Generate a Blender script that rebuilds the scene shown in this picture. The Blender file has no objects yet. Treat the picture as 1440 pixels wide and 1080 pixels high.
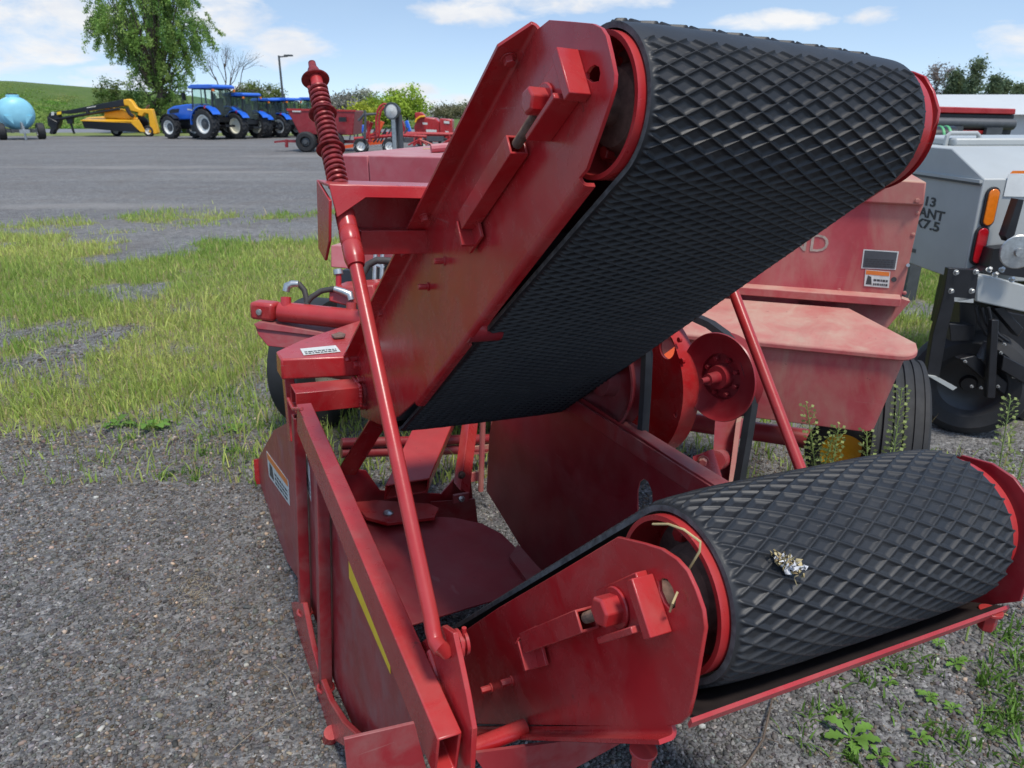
import bpy, bmesh, math, random
import numpy as np
from mathutils import Vector, Matrix
random.seed(7); RNG = np.random.default_rng(7)
S = bpy.context.scene; COL = S.collection
V = Vector
# ------------------------------------------------------------------ camera
FPX = 1040.0; PITCH = math.radians(20.3); EYE = V((0, 0, 1.6))
cp, sp = math.cos(PITCH), math.sin(PITCH)
RIGHT = V((1, 0, 0)); UP = V((0, sp, cp)); FWD = V((0, cp, -sp))
cam = bpy.data.cameras.new('camera'); co = bpy.data.objects.new('camera', cam); COL.objects.link(co)
co.location = EYE; co.rotation_euler = (math.radians(90) - PITCH, 0, 0)
cam.sensor_width = 36; cam.lens = 36 * FPX / 1440; cam.clip_end = 3000; cam.clip_start = .05
cam.dof.use_dof = True; cam.dof.focus_distance = 1.35; cam.dof.aperture_fstop = 11
S.camera = co
# measuring helpers: a sight line of the camera met with a known plane gives a real point
def ray(u, v): return RIGHT * ((u - 720) / FPX) + UP * ((540 - v) / FPX) + FWD
def at(u, v, d): return EYE + ray(u, v) * d
def hit(u, v, P, n):
    r = ray(u, v); return EYE + r * ((P - EYE).dot(n) / r.dot(n))
def ground(u, v, z=0.0): return hit(u, v, V((0, 0, z)), V((0, 0, 1)))
# thrower frame: A along the roller axes, T horizontal towards the baler, N up
A = V((.899, .4335, -.064)).normalized(); T = V((-A.y, A.x, 0)).normalized(); N = A.cross(T)
def G(a, t, u): return EYE + A * a + T * t + N * u
def K(a, u, v): return hit(u, v, G(a, 0, 0), A)            # point on a plane square to the rollers
def KU(h, u, v): return hit(u, v, G(0, 0, h), N)           # point on a plane parallel to the floor plate
def pix(p):
    q = p - EYE; d = q.dot(FWD); return 720 + FPX * q.dot(RIGHT) / d, 540 - FPX * q.dot(UP) / d
def KT(t, u, v): return hit(u, v, G(0, t, 0), T)
# baler frame
_b = math.radians(-20); RB = V((math.cos(_b), math.sin(_b), 0)); FB = V((-math.sin(_b), math.cos(_b), 0))
OB = V((1.4515, 2.5329, 0)); Z = V((0, 0, 1))
def B(r, f, z): return OB + RB * r + FB * f + Z * z
def KB(f, u, v): return hit(u, v, OB + FB * f, FB)
# ------------------------------------------------------------------ materials
def nodes(name):
    m = bpy.data.materials.new(name); m.use_nodes = True; nt = m.node_tree
    return m, nt, nt.nodes['Principled BSDF']
def add(nt, t, **kw):
    n = nt.nodes.new(t)
    for k, v in kw.items(): setattr(n, k, v)
    return n
def ramp(nt, src, stops):
    r = add(nt, 'ShaderNodeValToRGB'); e = r.color_ramp.elements
    while len(e) < len(stops): e.new(.5)
    for i, (p, c) in enumerate(stops):
        e[i].position = p; e[i].color = (*c, 1) if len(c) == 3 else c
    nt.links.new(src, r.inputs[0]); return r
def noise(nt, scale, detail=6, rough=.6, vec=None, stretch=None, dist=0):
    n = add(nt, 'ShaderNodeTexNoise'); n.inputs['Scale'].default_value = scale
    n.inputs['Detail'].default_value = detail; n.inputs['Roughness'].default_value = rough
    n.inputs['Distortion'].default_value = dist
    if vec is None: vec = add(nt, 'ShaderNodeTexCoord').outputs['Object']
    if stretch:
        mp = add(nt, 'ShaderNodeMapping'); mp.inputs['Scale'].default_value = stretch
        nt.links.new(vec, mp.inputs[0]); vec = mp.outputs[0]
    nt.links.new(vec, n.inputs['Vector']); return n
def mixc(nt, fac, a, b):
    m = add(nt, 'ShaderNodeMix', data_type='RGBA')
    for k, x in ((0, fac), (6, a), (7, b)):
        if isinstance(x, (int, float)): m.inputs[k].default_value = x
        elif isinstance(x, tuple): m.inputs[k].default_value = (*x, 1)
        else: nt.links.new(x, m.inputs[k])
    return m.outputs[2]
def mth(nt, op, a, b=None, clamp=False):
    m = add(nt, 'ShaderNodeMath', operation=op, use_clamp=clamp)
    for i, x in enumerate((a, b)):
        if x is None: continue
        if isinstance(x, (int, float)): m.inputs[i].default_value = x
        else: nt.links.new(x, m.inputs[i])
    return m.outputs[0]
def bump(nt, b, h, strength, dist):
    n = add(nt, 'ShaderNodeBump'); n.inputs['Strength'].default_value = strength; n.inputs['Distance'].default_value = dist
    nt.links.new(h, n.inputs['Height']); nt.links.new(n.outputs[0], b.inputs['Normal'])
def plain(name, col, rough=.5, metal=0., var=.25, scale=14, coat=0., bmp=0.):
    m, nt, b = nodes(name)
    n = noise(nt, scale)
    c2 = tuple(min(1, c * (1 + var)) for c in col); c1 = tuple(c * (1 - var) for c in col)
    r = ramp(nt, n.outputs[0], [(.3, c1), (.7, c2)])
    nt.links.new(r.outputs[0], b.inputs['Base Color'])
    b.inputs['Metallic'].default_value = metal; b.inputs['Coat Weight'].default_value = coat
    n2 = noise(nt, scale * 3); nt.links.new(mth(nt, 'ADD', mth(nt, 'MULTIPLY', n2.outputs[0], .22), rough - .1), b.inputs['Roughness'])
    if bmp: bump(nt, b, noise(nt, scale * 12).outputs[0], bmp, .002)
    return m
def paint(name, col, dust=(.36, .24, .2), amount=.35, rough=.33, specks=True, streak=False, topdust=.35, fade=None):
    """worn enamel: fading in patches, dust lying on faces that look up, scuffs and scratches"""
    m, nt, b = nodes(name)
    base = mixc(nt, ramp(nt, noise(nt, 5, 5).outputs[0], [(.35, (0, 0, 0)), (.72, (1, 1, 1))]).outputs[0],
                col, fade or tuple(min(1, c * 1.25 + .012) for c in col))
    geo = add(nt, 'ShaderNodeNewGeometry'); sep = add(nt, 'ShaderNodeSeparateXYZ'); nt.links.new(geo.outputs['Normal'], sep.inputs[0])
    up = mth(nt, 'MULTIPLY', sep.outputs[2], topdust, True)
    dn = noise(nt, 9 if not streak else 7, 8, .65, stretch=(1, 1, .35) if streak else None, dist=.6)
    dm = mth(nt, 'MULTIPLY', ramp(nt, dn.outputs[0], [(.42, (0, 0, 0)), (.75, (1, 1, 1))]).outputs[0], amount)
    fac = mth(nt, 'ADD', dm, mth(nt, 'MULTIPLY', up, ramp(nt, noise(nt, 6, 8, .7).outputs[0], [(.25, (.25,) * 3), (.65, (1, 1, 1))]).outputs[0]), True)
    c = mixc(nt, fac, base, dust)
    ch = ramp(nt, noise(nt, 34, 5, .75, dist=.4).outputs[0], [(.665, (0, 0, 0)), (.685, (1, 1, 1))])
    c = mixc(nt, mth(nt, 'MULTIPLY', ch.outputs[0], .55), c, (.10, .035, .025))
    scr = ramp(nt, noise(nt, 22, 3, .6, stretch=(.25, .25, 6)).outputs[0], [(.70, (0, 0, 0)), (.73, (1, 1, 1))])
    c = mixc(nt, mth(nt, 'MULTIPLY', scr.outputs[0], .28), c, (.40, .2, .18))
    sm_ = ramp(nt, noise(nt, 2.6, 6, .7, dist=1.2).outputs[0], [(.52, (0, 0, 0)), (.7, (1, 1, 1))])
    c = mixc(nt, mth(nt, 'MULTIPLY', sm_.outputs[0], .18), c, (.15, .06, .05))
    if specks:
        sc = ramp(nt, noise(nt, 60, 4, .7, stretch=(1, 1, 2.2)).outputs[0], [(.70, (0, 0, 0)), (.76, (1, 1, 1))])
        c = mixc(nt, mth(nt, 'MULTIPLY', sc.outputs[0], .45), c, (.42, .22, .2))
    nt.links.new(c, b.inputs['Base Color'])
    rr = mth(nt, 'ADD', mth(nt, 'MULTIPLY', fac, .4), mth(nt, 'ADD', mth(nt, 'MULTIPLY', noise(nt, 25).outputs[0], .2), rough - .1))
    nt.links.new(rr, b.inputs['Roughness'])
    bump(nt, b, noise(nt, 180, 3).outputs[0], .12, .001)
    return m
M = {}
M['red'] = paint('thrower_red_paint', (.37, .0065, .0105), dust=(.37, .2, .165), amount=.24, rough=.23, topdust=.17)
M['red_grey'] = paint('dusty_red_paint', (.27, .012, .018), dust=(.3, .19, .17), amount=.5, rough=.34)
M['red_bright'] = paint('bright_red_paint', (.37, .012, .014), amount=.10, rough=.28, topdust=.1)
M['baler'] = paint('faded_red_paint', (.42, .045, .055), dust=(.46, .3, .21), amount=.7, rough=.5, streak=True, topdust=.8, fade=(.5, .11, .115))
M['hood'] = paint('faded_hood_paint', (.42, .06, .075), dust=(.5, .36, .34), amount=.25, rough=.42, topdust=.6, fade=(.46, .09, .11))
M['twine'] = paint('dusty_box_paint', (.42, .06, .06), dust=(.47, .29, .22), amount=.62, rough=.55, topdust=.7, fade=(.48, .10, .10))
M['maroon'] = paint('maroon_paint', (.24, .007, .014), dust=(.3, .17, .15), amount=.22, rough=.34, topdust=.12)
M['rust'] = plain('rusty_steel', (.16, .09, .06), .7, .2, .5, 60)
M['spring'] = plain('rusty_red_spring', (.24, .03, .03), .38, .25, .6, 70)
M['dirt'] = plain('dried_mud', (.17, .10, .075), .9, 0, .4, 60)
M['steel'] = plain('zinc_steel', (.5, .5, .48), .35, .85, .2, 60)
M['white'] = plain('white_paint', (.72, .72, .68), .5, 0, .08)
M['cream'] = plain('cream_paint', (.7, .68, .56), .45, 0, .08)
M['label'] = plain('label_vinyl', (.62, .62, .57), .45, 0, .15, 40)
M['ink'] = plain('label_ink', (.05, .05, .05), .6, 0, .2, 40)
M['orange_ink'] = plain('orange_label_ink', (.75, .2, .03), .5, 0, .1)
M['yellow_tape'] = plain('yellow_tape', (.95, .6, .02), .45, 0, .1, 30)
M['black'] = plain('black_paint', (.012, .012, .014), .35, 0, .3)
M['rubber'] = plain('black_rubber', (.018, .018, .02), .62, 0, .35, 22, bmp=.2)
def beltmat():
    m, nt, b = nodes('belt_rubber')
    d = ramp(nt, noise(nt, 7, 8, .7, dist=.8).outputs[0], [(.45, (0, 0, 0)), (.8, (1, 1, 1))]); e = ramp(nt, noise(nt, 140, 3, .7).outputs[0], [(.66, (0, 0, 0)), (.72, (1, 1, 1))])
    c = mixc(nt, mth(nt, 'MULTIPLY', d.outputs[0], .22), (.0135, .0142, .0165), (.09, .082, .072)); c = mixc(nt, mth(nt, 'MULTIPLY', e.outputs[0], .16), c, (.2, .18, .15))
    nt.links.new(c, b.inputs['Base Color']); nt.links.new(mth(nt, 'ADD', mth(nt, 'MULTIPLY', noise(nt, 20).outputs[0], .25), .40), b.inputs['Roughness'])
    bump(nt, b, noise(nt, 260, 3).outputs[0], .15, .0008); return m
M['beltrub'] = beltmat(); M['canvas'] = plain('frayed_belt_edge', (.085, .085, .083), .8, 0, .6, 60)
M['tyre'] = plain('tyre_rubber', (.022, .022, .023), .72, 0, .35, 8, bmp=.1)
M['oldtyre'] = plain('worn_tyre', (.018, .018, .02), .6, 0, .3, 8)
M['grime_shade'] = plain('oily_grime_and_shade', (.028, .02, .019), .6, 0, .4, 20)  # tray interior: dirt plus the shade under the roller, painted into one dark colour
M['hose'] = plain('hydraulic_hose', (.05, .042, .038), .6, 0, .3)
M['blue'] = plain('tractor_blue', (.02, .13, .62), .32, 0, .12, 3, .4)
M['yellow'] = plain('mower_yellow', (.85, .42, .015), .38, 0, .08, 4)
M['orange'] = plain('orange_paint', (.75, .1, .02), .4, 0, .15, 8)
M['tank'] = plain('pale_blue_plastic', (.27, .6, .72), .4, 0, .06, 2)
M['grey'] = plain('grey_paint', (.42, .43, .41), .4, 0, .05, 5)
M['dgrey'] = plain('dark_grey_paint', (.07, .075, .08), .5, 0, .2)
M['faded_ink'] = plain('faded_lettering', (.42, .33, .27), .7, 0, .3, 40)
M['dull_straw'] = plain('dull_straw', (.30, .25, .17), .8, 0, .3, 30)
M['straw'] = plain('dry_straw', (.55, .42, .2), .7, 0, .25, 30)
M['bark'] = plain('tree_bark', (.1, .08, .06), .9, 0, .35, 12)
M['amber'] = plain('amber_lens', (.85, .2, .01), .2, 0, .1, 80, .5)
M['redlens'] = plain('red_lens', (.5, .008, .015), .2, 0, .15, 80, .5)
M['green'] = plain('green_stripe', (.1, .4, .16), .5)
M['wall'] = plain('pale_metal_wall', (.55, .55, .52), .6, 0, .05, 2)
M['roof'] = plain('white_metal_roof', (.58, .58, .55), .5, 0, .04, 2)
def glass():
    m, nt, b = nodes('cab_glass')
    b.inputs['Base Color'].default_value = (.8, .92, .86, 1); b.inputs['Roughness'].default_value = .02
    b.inputs['Transmission Weight'].default_value = .96; b.inputs['IOR'].default_value = 1.15; return m
M['glass'] = glass()
def vcol(name, rough=.8, trans=0., spec=.3):
    m, nt, b = nodes(name)
    at_ = add(nt, 'ShaderNodeAttribute', attribute_name='tint'); nt.links.new(at_.outputs['Color'], b.inputs['Base Color'])
    b.inputs['Roughness'].default_value = rough; b.inputs['Specular IOR Level'].default_value = spec
    if trans:
        tr = add(nt, 'ShaderNodeBsdfTranslucent'); nt.links.new(at_.outputs['Color'], tr.inputs[0])
        mx = add(nt, 'ShaderNodeMixShader'); mx.inputs[0].default_value = trans
        out = nt.nodes['Material Output']
        nt.links.new(b.outputs[0], mx.inputs[1]); nt.links.new(tr.outputs[0], mx.inputs[2]); nt.links.new(mx.outputs[0], out.inputs[0])
    return m
M['leaf'] = vcol('leaf_tissue', .6, .35)
M['blade'] = vcol('grass_blade', .6, .35)
M['stone'] = vcol('crushed_stone', .8)
# ------------------------------------------------------------------ mesh building
def frame(d, hint=None):
    d = d.normalized(); h = hint or (V((0, 0, 1)) if abs(d.z) < .9 else V((1, 0, 0)))
    x = h.cross(d).normalized(); return x, d.cross(x).normalized()
class MB:
    def __init__(s): s.v = []; s.f = []
    def put(s, vs, fs):
        o = len(s.v); s.v += [V(p) for p in vs]; s.f += [tuple(i + o for i in f) for f in fs]; return s
    def box(s, c, ex, ey, ez):
        vs = [c + ex * i + ey * j + ez * k for k in (-1, 1) for j in (-1, 1) for i in (-1, 1)]
        return s.put(vs, [(0, 2, 3, 1), (4, 5, 7, 6), (0, 1, 5, 4), (2, 6, 7, 3), (0, 4, 6, 2), (1, 3, 7, 5)])
    def prism(s, pts, vec):
        n = len(pts); vs = list(pts) + [p + vec for p in pts]
        return s.put(vs, [tuple(range(n))[::-1], tuple(range(n, 2 * n))] + [(i, (i + 1) % n, n + (i + 1) % n, n + i) for i in range(n)])
    def holed(s, outer, holes, vec):
        bm = bmesh.new(); loops = []
        for lp in [outer] + holes:
            vv = [bm.verts.new(p) for p in lp]; loops.append(vv)
            for i in range(len(vv)): bm.edges.new((vv[i], vv[(i + 1) % len(vv)]))
        bmesh.ops.triangle_fill(bm, use_beauty=True, edges=bm.edges[:])
        bm.verts.index_update(); vs = [v.co.copy() for v in bm.verts]; fs = [tuple(v.index for v in f.verts) for f in bm.faces]
        n = len(vs); side = []
        for lp in loops:
            ii = [v.index for v in lp]
            side += [(ii[i], ii[(i + 1) % len(ii)], ii[(i + 1) % len(ii)] + n, ii[i] + n) for i in range(len(ii))]
        bm.free()
        return s.put(vs + [p + vec for p in vs], fs + [tuple(i + n for i in f)[::-1] for f in fs] + side)
    def tube(s, path, r, seg=12, caps=True, closed=False):
        n = len(path); rs = r if isinstance(r, (list, tuple)) else [r] * n
        x = None; vs = []
        for i, p in enumerate(path):
            a = path[i - 1] if (i or closed) else p; b = path[(i + 1) % n] if (i < n - 1 or closed) else p
            d = (b - a).normalized()
            if x is None: x, y = frame(d)
            else:
                x = (x - d * x.dot(d)).normalized(); y = d.cross(x)
            vs += [p + (x * math.cos(k * 2 * math.pi / seg) + y * math.sin(k * 2 * math.pi / seg)) * rs[i] for k in range(seg)]
        fs = [(i * seg + k, i * seg + (k + 1) % seg, ((i + 1) % n) * seg + (k + 1) % seg, ((i + 1) % n) * seg + k)
              for i in range(n if closed else n - 1) for k in range(seg)]
        if caps and not closed: fs += [tuple(range(seg))[::-1], tuple((n - 1) * seg + k for k in range(seg))]
        return s.put(vs, fs)
    def cyl(s, p, q, r, r2=None, seg=20): return s.tube([p, q], [r, r if r2 is None else r2], seg)
    def lathe(s, c, ax, prof, seg=36, hint=None):
        ax = ax.normalized(); x, y = frame(ax, hint); n = len(prof); vs = []
        for k in range(seg):
            d = x * math.cos(2 * math.pi * k / seg) + y * math.sin(2 * math.pi * k / seg)
            vs += [c + ax * h + d * r for h, r in prof]
        return s.put(vs, [(k * n + i, k * n + i + 1, ((k + 1) % seg) * n + i + 1, ((k + 1) % seg) * n + i) for k in range(seg) for i in range(n - 1)])
    def rtube(s, p, q, up, w, h, th=.004, side=None):
        d = (q - p).normalized(); sd = (side or d.cross(up)).normalized(); upv = sd.cross(d).normalized()
        if upv.dot(up) < 0: upv = -upv
        vs = []
        for e in (p, q):
            for k in (0, th):
                vs += [e + sd * (i * (w / 2 - k)) + upv * (j * (h / 2 - k)) for i, j in ((-1, -1), (1, -1), (1, 1), (-1, 1))]
        fs = []
        for i in range(4):
            j = (i + 1) % 4
            fs += [(i, j, 8 + j, 8 + i), (4 + i, 12 + i, 12 + j, 4 + j), (i, 4 + i, 4 + j, j), (8 + i, 8 + j, 12 + j, 12 + i)]
        return s.put(vs, fs)
    def bend(s, P1, P2, da, db, la, lb, r, th):
        """folded sheet along P1-P2: leg da (length la), round bend r, leg db (length lb)"""
        la2 = la[1] if isinstance(la, tuple) else la; la = la[0] if isinstance(la, tuple) else la
        outer = [(la, 0.)] + [(r - r * math.sin(t), r - r * math.cos(t)) for t in [i * math.pi / 2 / 7 for i in range(8)]] + [(0., lb)]
        ri = max(r - th, .0005)
        inner = [(la, th)] + [(r - ri * math.sin(t), r - ri * math.cos(t)) for t in [i * math.pi / 2 / 7 for i in range(8)]] + [(th, lb)]
        sec = outer + inner[::-1]; n = len(sec)
        vs = [P + da * (a if a < la * .999 else lx) + db * b for P, lx in ((P1, la), (P2, la2)) for a, b in sec]
        m = len(outer)
        fs = [(i, i + 1, n + i + 1, n + i) for i in range(n - 1)] + [(n - 1, 0, n, 2 * n - 1)]
        for e in (0, n): fs += [(e + i, e + i + 1, e + n - 2 - i, e + n - 1 - i) for i in range(m - 1)]
        return s.put(vs, fs)
    def hex(s, c, ax, r, h, washer=True, seg=6, rot=0.3):
        ax = ax.normalized(); x, y = frame(ax)
        if washer: s.lathe(c, ax, [(0, 0), (0, r * 1.35), (h * .16, r * 1.35), (h * .16, 0)], 20)
        b = c + ax * (h * .16 if washer else 0)
        ring = lambda rr, z: [b + ax * z + (x * math.cos(rot + k * math.pi / 3) + y * math.sin(rot + k * math.pi / 3)) * rr for k in range(6)]
        vs = ring(r, 0) + ring(r, h * .88) + ring(r * .86, h); fs = []
        for l in (0, 6): fs += [(l + k, l + (k + 1) % 6, l + 6 + (k + 1) % 6, l + 6 + k) for k in range(6)]
        return s.put(vs, fs + [tuple(range(12, 18))])
    def build(s, name, mat, parent=None, smooth=32, bevel=0., merge=False):
        org = V((0, 0, 0)); p = parent
        while p is not None: org += p.location; p = p.parent
        me = bpy.data.meshes.new(name); bm = bmesh.new()
        vs = [bm.verts.new(p - org) for p in s.v]
        for f in s.f:
            if len(set(f)) > 2:
                try: bm.faces.new([vs[i] for i in f])
                except ValueError: pass
        if merge: bmesh.ops.remove_doubles(bm, verts=bm.verts[:], dist=1e-5)
        bmesh.ops.recalc_face_normals(bm, faces=bm.faces[:])
        bm.to_mesh(me); bm.free(); me.materials.append(M[mat] if isinstance(mat, str) else mat)
        if smooth:
            me.shade_smooth(); me.set_sharp_from_angle(angle=math.radians(smooth))
        o = bpy.data.objects.new(name, me); COL.objects.link(o)
        if parent is not None: o.parent = parent
        if bevel:
            md = o.modifiers.new('bevel', 'BEVEL'); md.width = bevel; md.segments = 2; md.limit_method = 'ANGLE'; md.angle_limit = math.radians(40)
            md.harden_normals = False
        return o
def npmesh(name, verts, loops, sizes, mat, tint=None, parent=None, smooth=False):
    me = bpy.data.meshes.new(name); nv, nl, nf = len(verts), len(loops), len(sizes)
    me.vertices.add(nv); me.vertices.foreach_set('co', np.ascontiguousarray(verts, np.float32).ravel())
    me.loops.add(nl); me.loops.foreach_set('vertex_index', np.ascontiguousarray(loops, np.int32))
    me.polygons.add(nf); st = np.concatenate([[0], np.cumsum(sizes)[:-1]]).astype(np.int32)
    me.polygons.foreach_set('loop_start', st)
    me.update(calc_edges=True); me.validate()
    if tint is not None:
        a = me.color_attributes.new('tint', 'FLOAT_COLOR', 'POINT'); c = np.ones((nv, 4), np.float32); c[:, :3] = tint
        a.data.foreach_set('color', c.ravel())
    me.materials.append(M[mat] if isinstance(mat, str) else mat)
    if smooth: me.shade_smooth()
    o = bpy.data.objects.new(name, me); COL.objects.link(o)
    if parent is not None: o.parent = parent
    return o
def tag(o, label=None, cat=None, group=None, kind=None):
    if label: o['label'] = label
    if cat: o['category'] = cat
    if group: o['group'] = group
    if kind: o['kind'] = kind
    return o
def empty(name, loc, label, cat, group=None):
    o = bpy.data.objects.new(name, None); o.location = loc; o.empty_display_size = .2; COL.objects.link(o); return tag(o, label, cat, group)
def copy_tree(o, parent=None):
    c = o.copy(); COL.objects.link(c); c.parent = parent
    for ch in list(o.children): copy_tree(ch, c)
    return c
def text(name, s, org, xd, yd, h, mat, parent, width=None, lift=.0015, bold=0.):
    """raised lettering: org is the lower left corner, h the capital height"""
    cu = bpy.data.curves.new(name, 'FONT'); cu.body = s; cu.size = 1; cu.extrude = .004; cu.offset = bold; cu.resolution_u = 3
    tmp = bpy.data.objects.new(name, cu); COL.objects.link(tmp); bpy.context.view_layer.update()
    me = bpy.data.meshes.new_from_object(tmp.evaluated_get(bpy.context.evaluated_depsgraph_get()))
    bpy.data.objects.remove(tmp); me.materials.clear(); me.materials.append(M[mat])
    xs = [v.co.x for v in me.vertices]; ys = [v.co.y for v in me.vertices]; w = max(xs) - min(xs); hh = max(ys) - min(ys)
    nz = xd.cross(yd).normalized(); o0 = V((0, 0, 0)); p = parent
    while p is not None: o0 += p.location; p = p.parent
    sx = (width / w) if width else h / hh
    for v in me.vertices:
        v.co = org + xd * ((v.co.x - min(xs)) * sx) + yd * ((v.co.y - min(ys)) * h / hh) + nz * (lift + v.co.z * .1) - o0
    o = bpy.data.objects.new(name, me); COL.objects.link(o); o.parent = parent; return o
def vnoise(x, y, seed=0):
    xi = np.floor(x).astype(np.int64); yi = np.floor(y).astype(np.int64); xf = x - xi; yf = y - yi
    h = lambda a, b: (np.sin(a * 127.1 + b * 311.7 + seed * 74.7) * 43758.5453) % 1.0
    sx = xf * xf * (3 - 2 * xf); sy = yf * yf * (3 - 2 * yf)
    return (h(xi, yi) * (1 - sx) + h(xi + 1, yi) * sx) * (1 - sy) + (h(xi, yi + 1) * (1 - sx) + h(xi + 1, yi + 1) * sx) * sy
def fbm(x, y, seed=0, oct=4): return sum(vnoise(x * 2 ** o, y * 2 ** o, seed + o) / 2 ** (o + 1) for o in range(oct)) / (1 - .5 ** oct)
SUN_E, SUN_A, SKY_S, CL, EXPO = 2.4, 10.0, .15, 4.5, 0.5
# ================================================================== HAY BALER WITH ITS BALE THROWER
baler = empty('hay_baler', B(-1.3, .1, 0), 'faded red hay baler whose rear bale thrower has two black diamond tread belts', 'hay baler')
R = baler
def P(mb, name, mat, parent=None, **k): return mb.build(name, mat, parent or R, **k)
# ---- belts: a loop round two rollers, with raised diamond ribs
def belt(name, rear, front, r, a0, a1, crown, flat=None, rib=(.0042, .0025), Pa=.0508, Ps=.0211, sag=0.0):
    rt, ru = rear; ft, fu = front
    d = np.array([ft - rt, fu - ru]); L = np.linalg.norm(d); d /= L; n = np.array([-d[1], d[0]])
    if n[1] < 0: n = -n                       # n: upper side
    pts = []; nor = []; ds = .0019; kk = 12; d0 = Ps / 2 / kk; tot0 = 2 * L + 2 * math.pi * r; ncell = round(tot0 / d0 / (2 * kk)) * 2 * kk; ds = tot0 / ncell
    k = int(L / ds)
    for i in range(k):                        # upper run, front to rear
        q = np.array([ft, fu]) - d * (L * i / k) + n * r - n * (sag * math.sin(math.pi * i / k)); pts.append(q); nor.append(n)
    m = int(math.pi * r / ds)
    for i in range(m):
        t = math.pi * i / m; w = n * math.cos(t) - d * math.sin(t); pts.append(np.array([rt, ru]) + w * r); nor.append(w)
    for i in range(k):
        q = np.array([rt, ru]) + d * (L * i / k) - n * r - n * (sag * .3 * math.sin(math.pi * i / k)); pts.append(q); nor.append(-n)
    for i in range(m):
        t = math.pi * i / m; w = -n * math.cos(t) + d * math.sin(t); pts.append(np.array([ft, fu]) + w * r); nor.append(w)
    pts = np.array(pts); nor = np.array(nor); ns = len(pts); ns -= ns % (2 * kk); pts = pts[:ns]; nor = nor[:ns]
    s = np.arange(ns) * ds; tot = ns * ds; Ps = ds * 2 * kk
    da = Pa / 2 / kk; na = int((a1 - a0) / da) + 1; a = np.arange(na) * da; SS, AA = np.meshgrid(s, a, indexing='ij')
    u1 = AA / Pa + SS / Ps; u2 = AA / Pa - SS / Ps
    f1 = np.abs((u1 % 1) - .5); f2 = np.abs((u2 % 1) - .5)
    w0 = 1 / math.hypot(1 / Pa, 1 / Ps); dist = np.minimum(.5 - f1, .5 - f2) * w0          # metres to the nearest rib line
    sm = lambda e0, e1, x: (lambda t: t * t * (3 - 2 * t))(np.clip((x - e0) / (e1 - e0), 0, 1))
    h = rib[0] * (1 - sm(.0003, rib[1], dist)) + .0011 * (1 - sm(.0037, .0046, dist))
    edge = sm(.004, .010, AA) * 1.0
    # tread stops in a zigzag at the far edge
    zig = (a1 - a0) - .004 - .011 * np.abs(((SS / Ps) % 1) - .5) * 2
    h *= edge * np.where(AA < zig, 1, 0)
    if flat is not None:                        # vulcanised lap without tread
        h *= np.where(np.abs(SS - flat[0] * tot) < flat[1], 0, 1)
    x = 2 * AA / (a1 - a0) - 1
    hh = h + .0095 + crown * (1 - np.abs(x) ** 4.5)
    hh += .0012 * (fbm(SS * 9, AA * 7, 5) - .5)
    aa = a0 + AA.copy(); aa[:, -1] = a0 + np.where(((s / Ps) % 1) < 2, zig[:, -1], 0) + .002; aa[:, -2] = aa[:, -1] - .0006
    pt = pts[:, None, :] + nor[:, None, :] * hh[..., None]
    inner = pts + nor * .0015
    Av, Tv, Nv, E = (np.array(q) for q in (A, T, N, EYE)); org = np.array(baler.location)
    top = E + aa[..., None] * Av + pt[..., :1] * Tv + pt[..., 1:] * Nv
    def edgeline(av): return E + av * Av + inner[:, :1] * Tv + inner[:, 1:] * Nv
    grid = np.concatenate([edgeline(a0)[:, None], top, edgeline(a1 - .008)[:, None]], 1) - org
    nc = na + 2; I = np.arange(ns)[:, None] * nc + np.arange(nc - 1)[None]; J = ((np.arange(ns) + 1) % ns)[:, None] * nc + np.arange(nc - 1)[None]
    q = np.stack([I, J, J + 1, I + 1], -1).reshape(-1)
    # inner face closes the loop
    base = ns * nc; inn = np.concatenate([edgeline(a0)[:, None], edgeline(a1 - .008)[:, None]], 1).reshape(-1, 3) - org
    i0 = np.arange(ns); i1 = (i0 + 1) % ns
    q2 = np.stack([base + i0 * 2, base + i0 * 2 + 1, base + i1 * 2 + 1, base + i1 * 2], -1).reshape(-1)
    o = npmesh(name, np.concatenate([grid.reshape(-1, 3), inn]), np.concatenate([q, q2]), np.full((len(q) + len(q2)) // 4, 4), 'beltrub', parent=R, smooth=True)
    o.data.set_sharp_from_angle(angle=math.radians(50)); o.data.materials.append(M['canvas'])
    mi = np.zeros(len(o.data.polygons), np.int32); mi[np.arange(ns) * (nc - 1)] = 1; o.data.polygons.foreach_set('material_index', mi)
    return o
A0, A1 = .585, 1.108
UR, UF, RR = (.925, .0413), (1.86, -.69), .098
LR, LF = (.645, -.56), (1.36, -1.27)
ub = belt('conveyor_belt', UR, UF, RR + .0005, A0, A1, .0035, flat=(.4330, .034))
ub['label'] = 'upper sloping belt with sharp diamond tread'
lb = belt('conveyor_belt', LR, LF, .1065, A0, A1 + .018, .0075, rib=(.0032, .0029))
lb['label'] = 'lower belt with squarer worn diamond tread'
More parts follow.
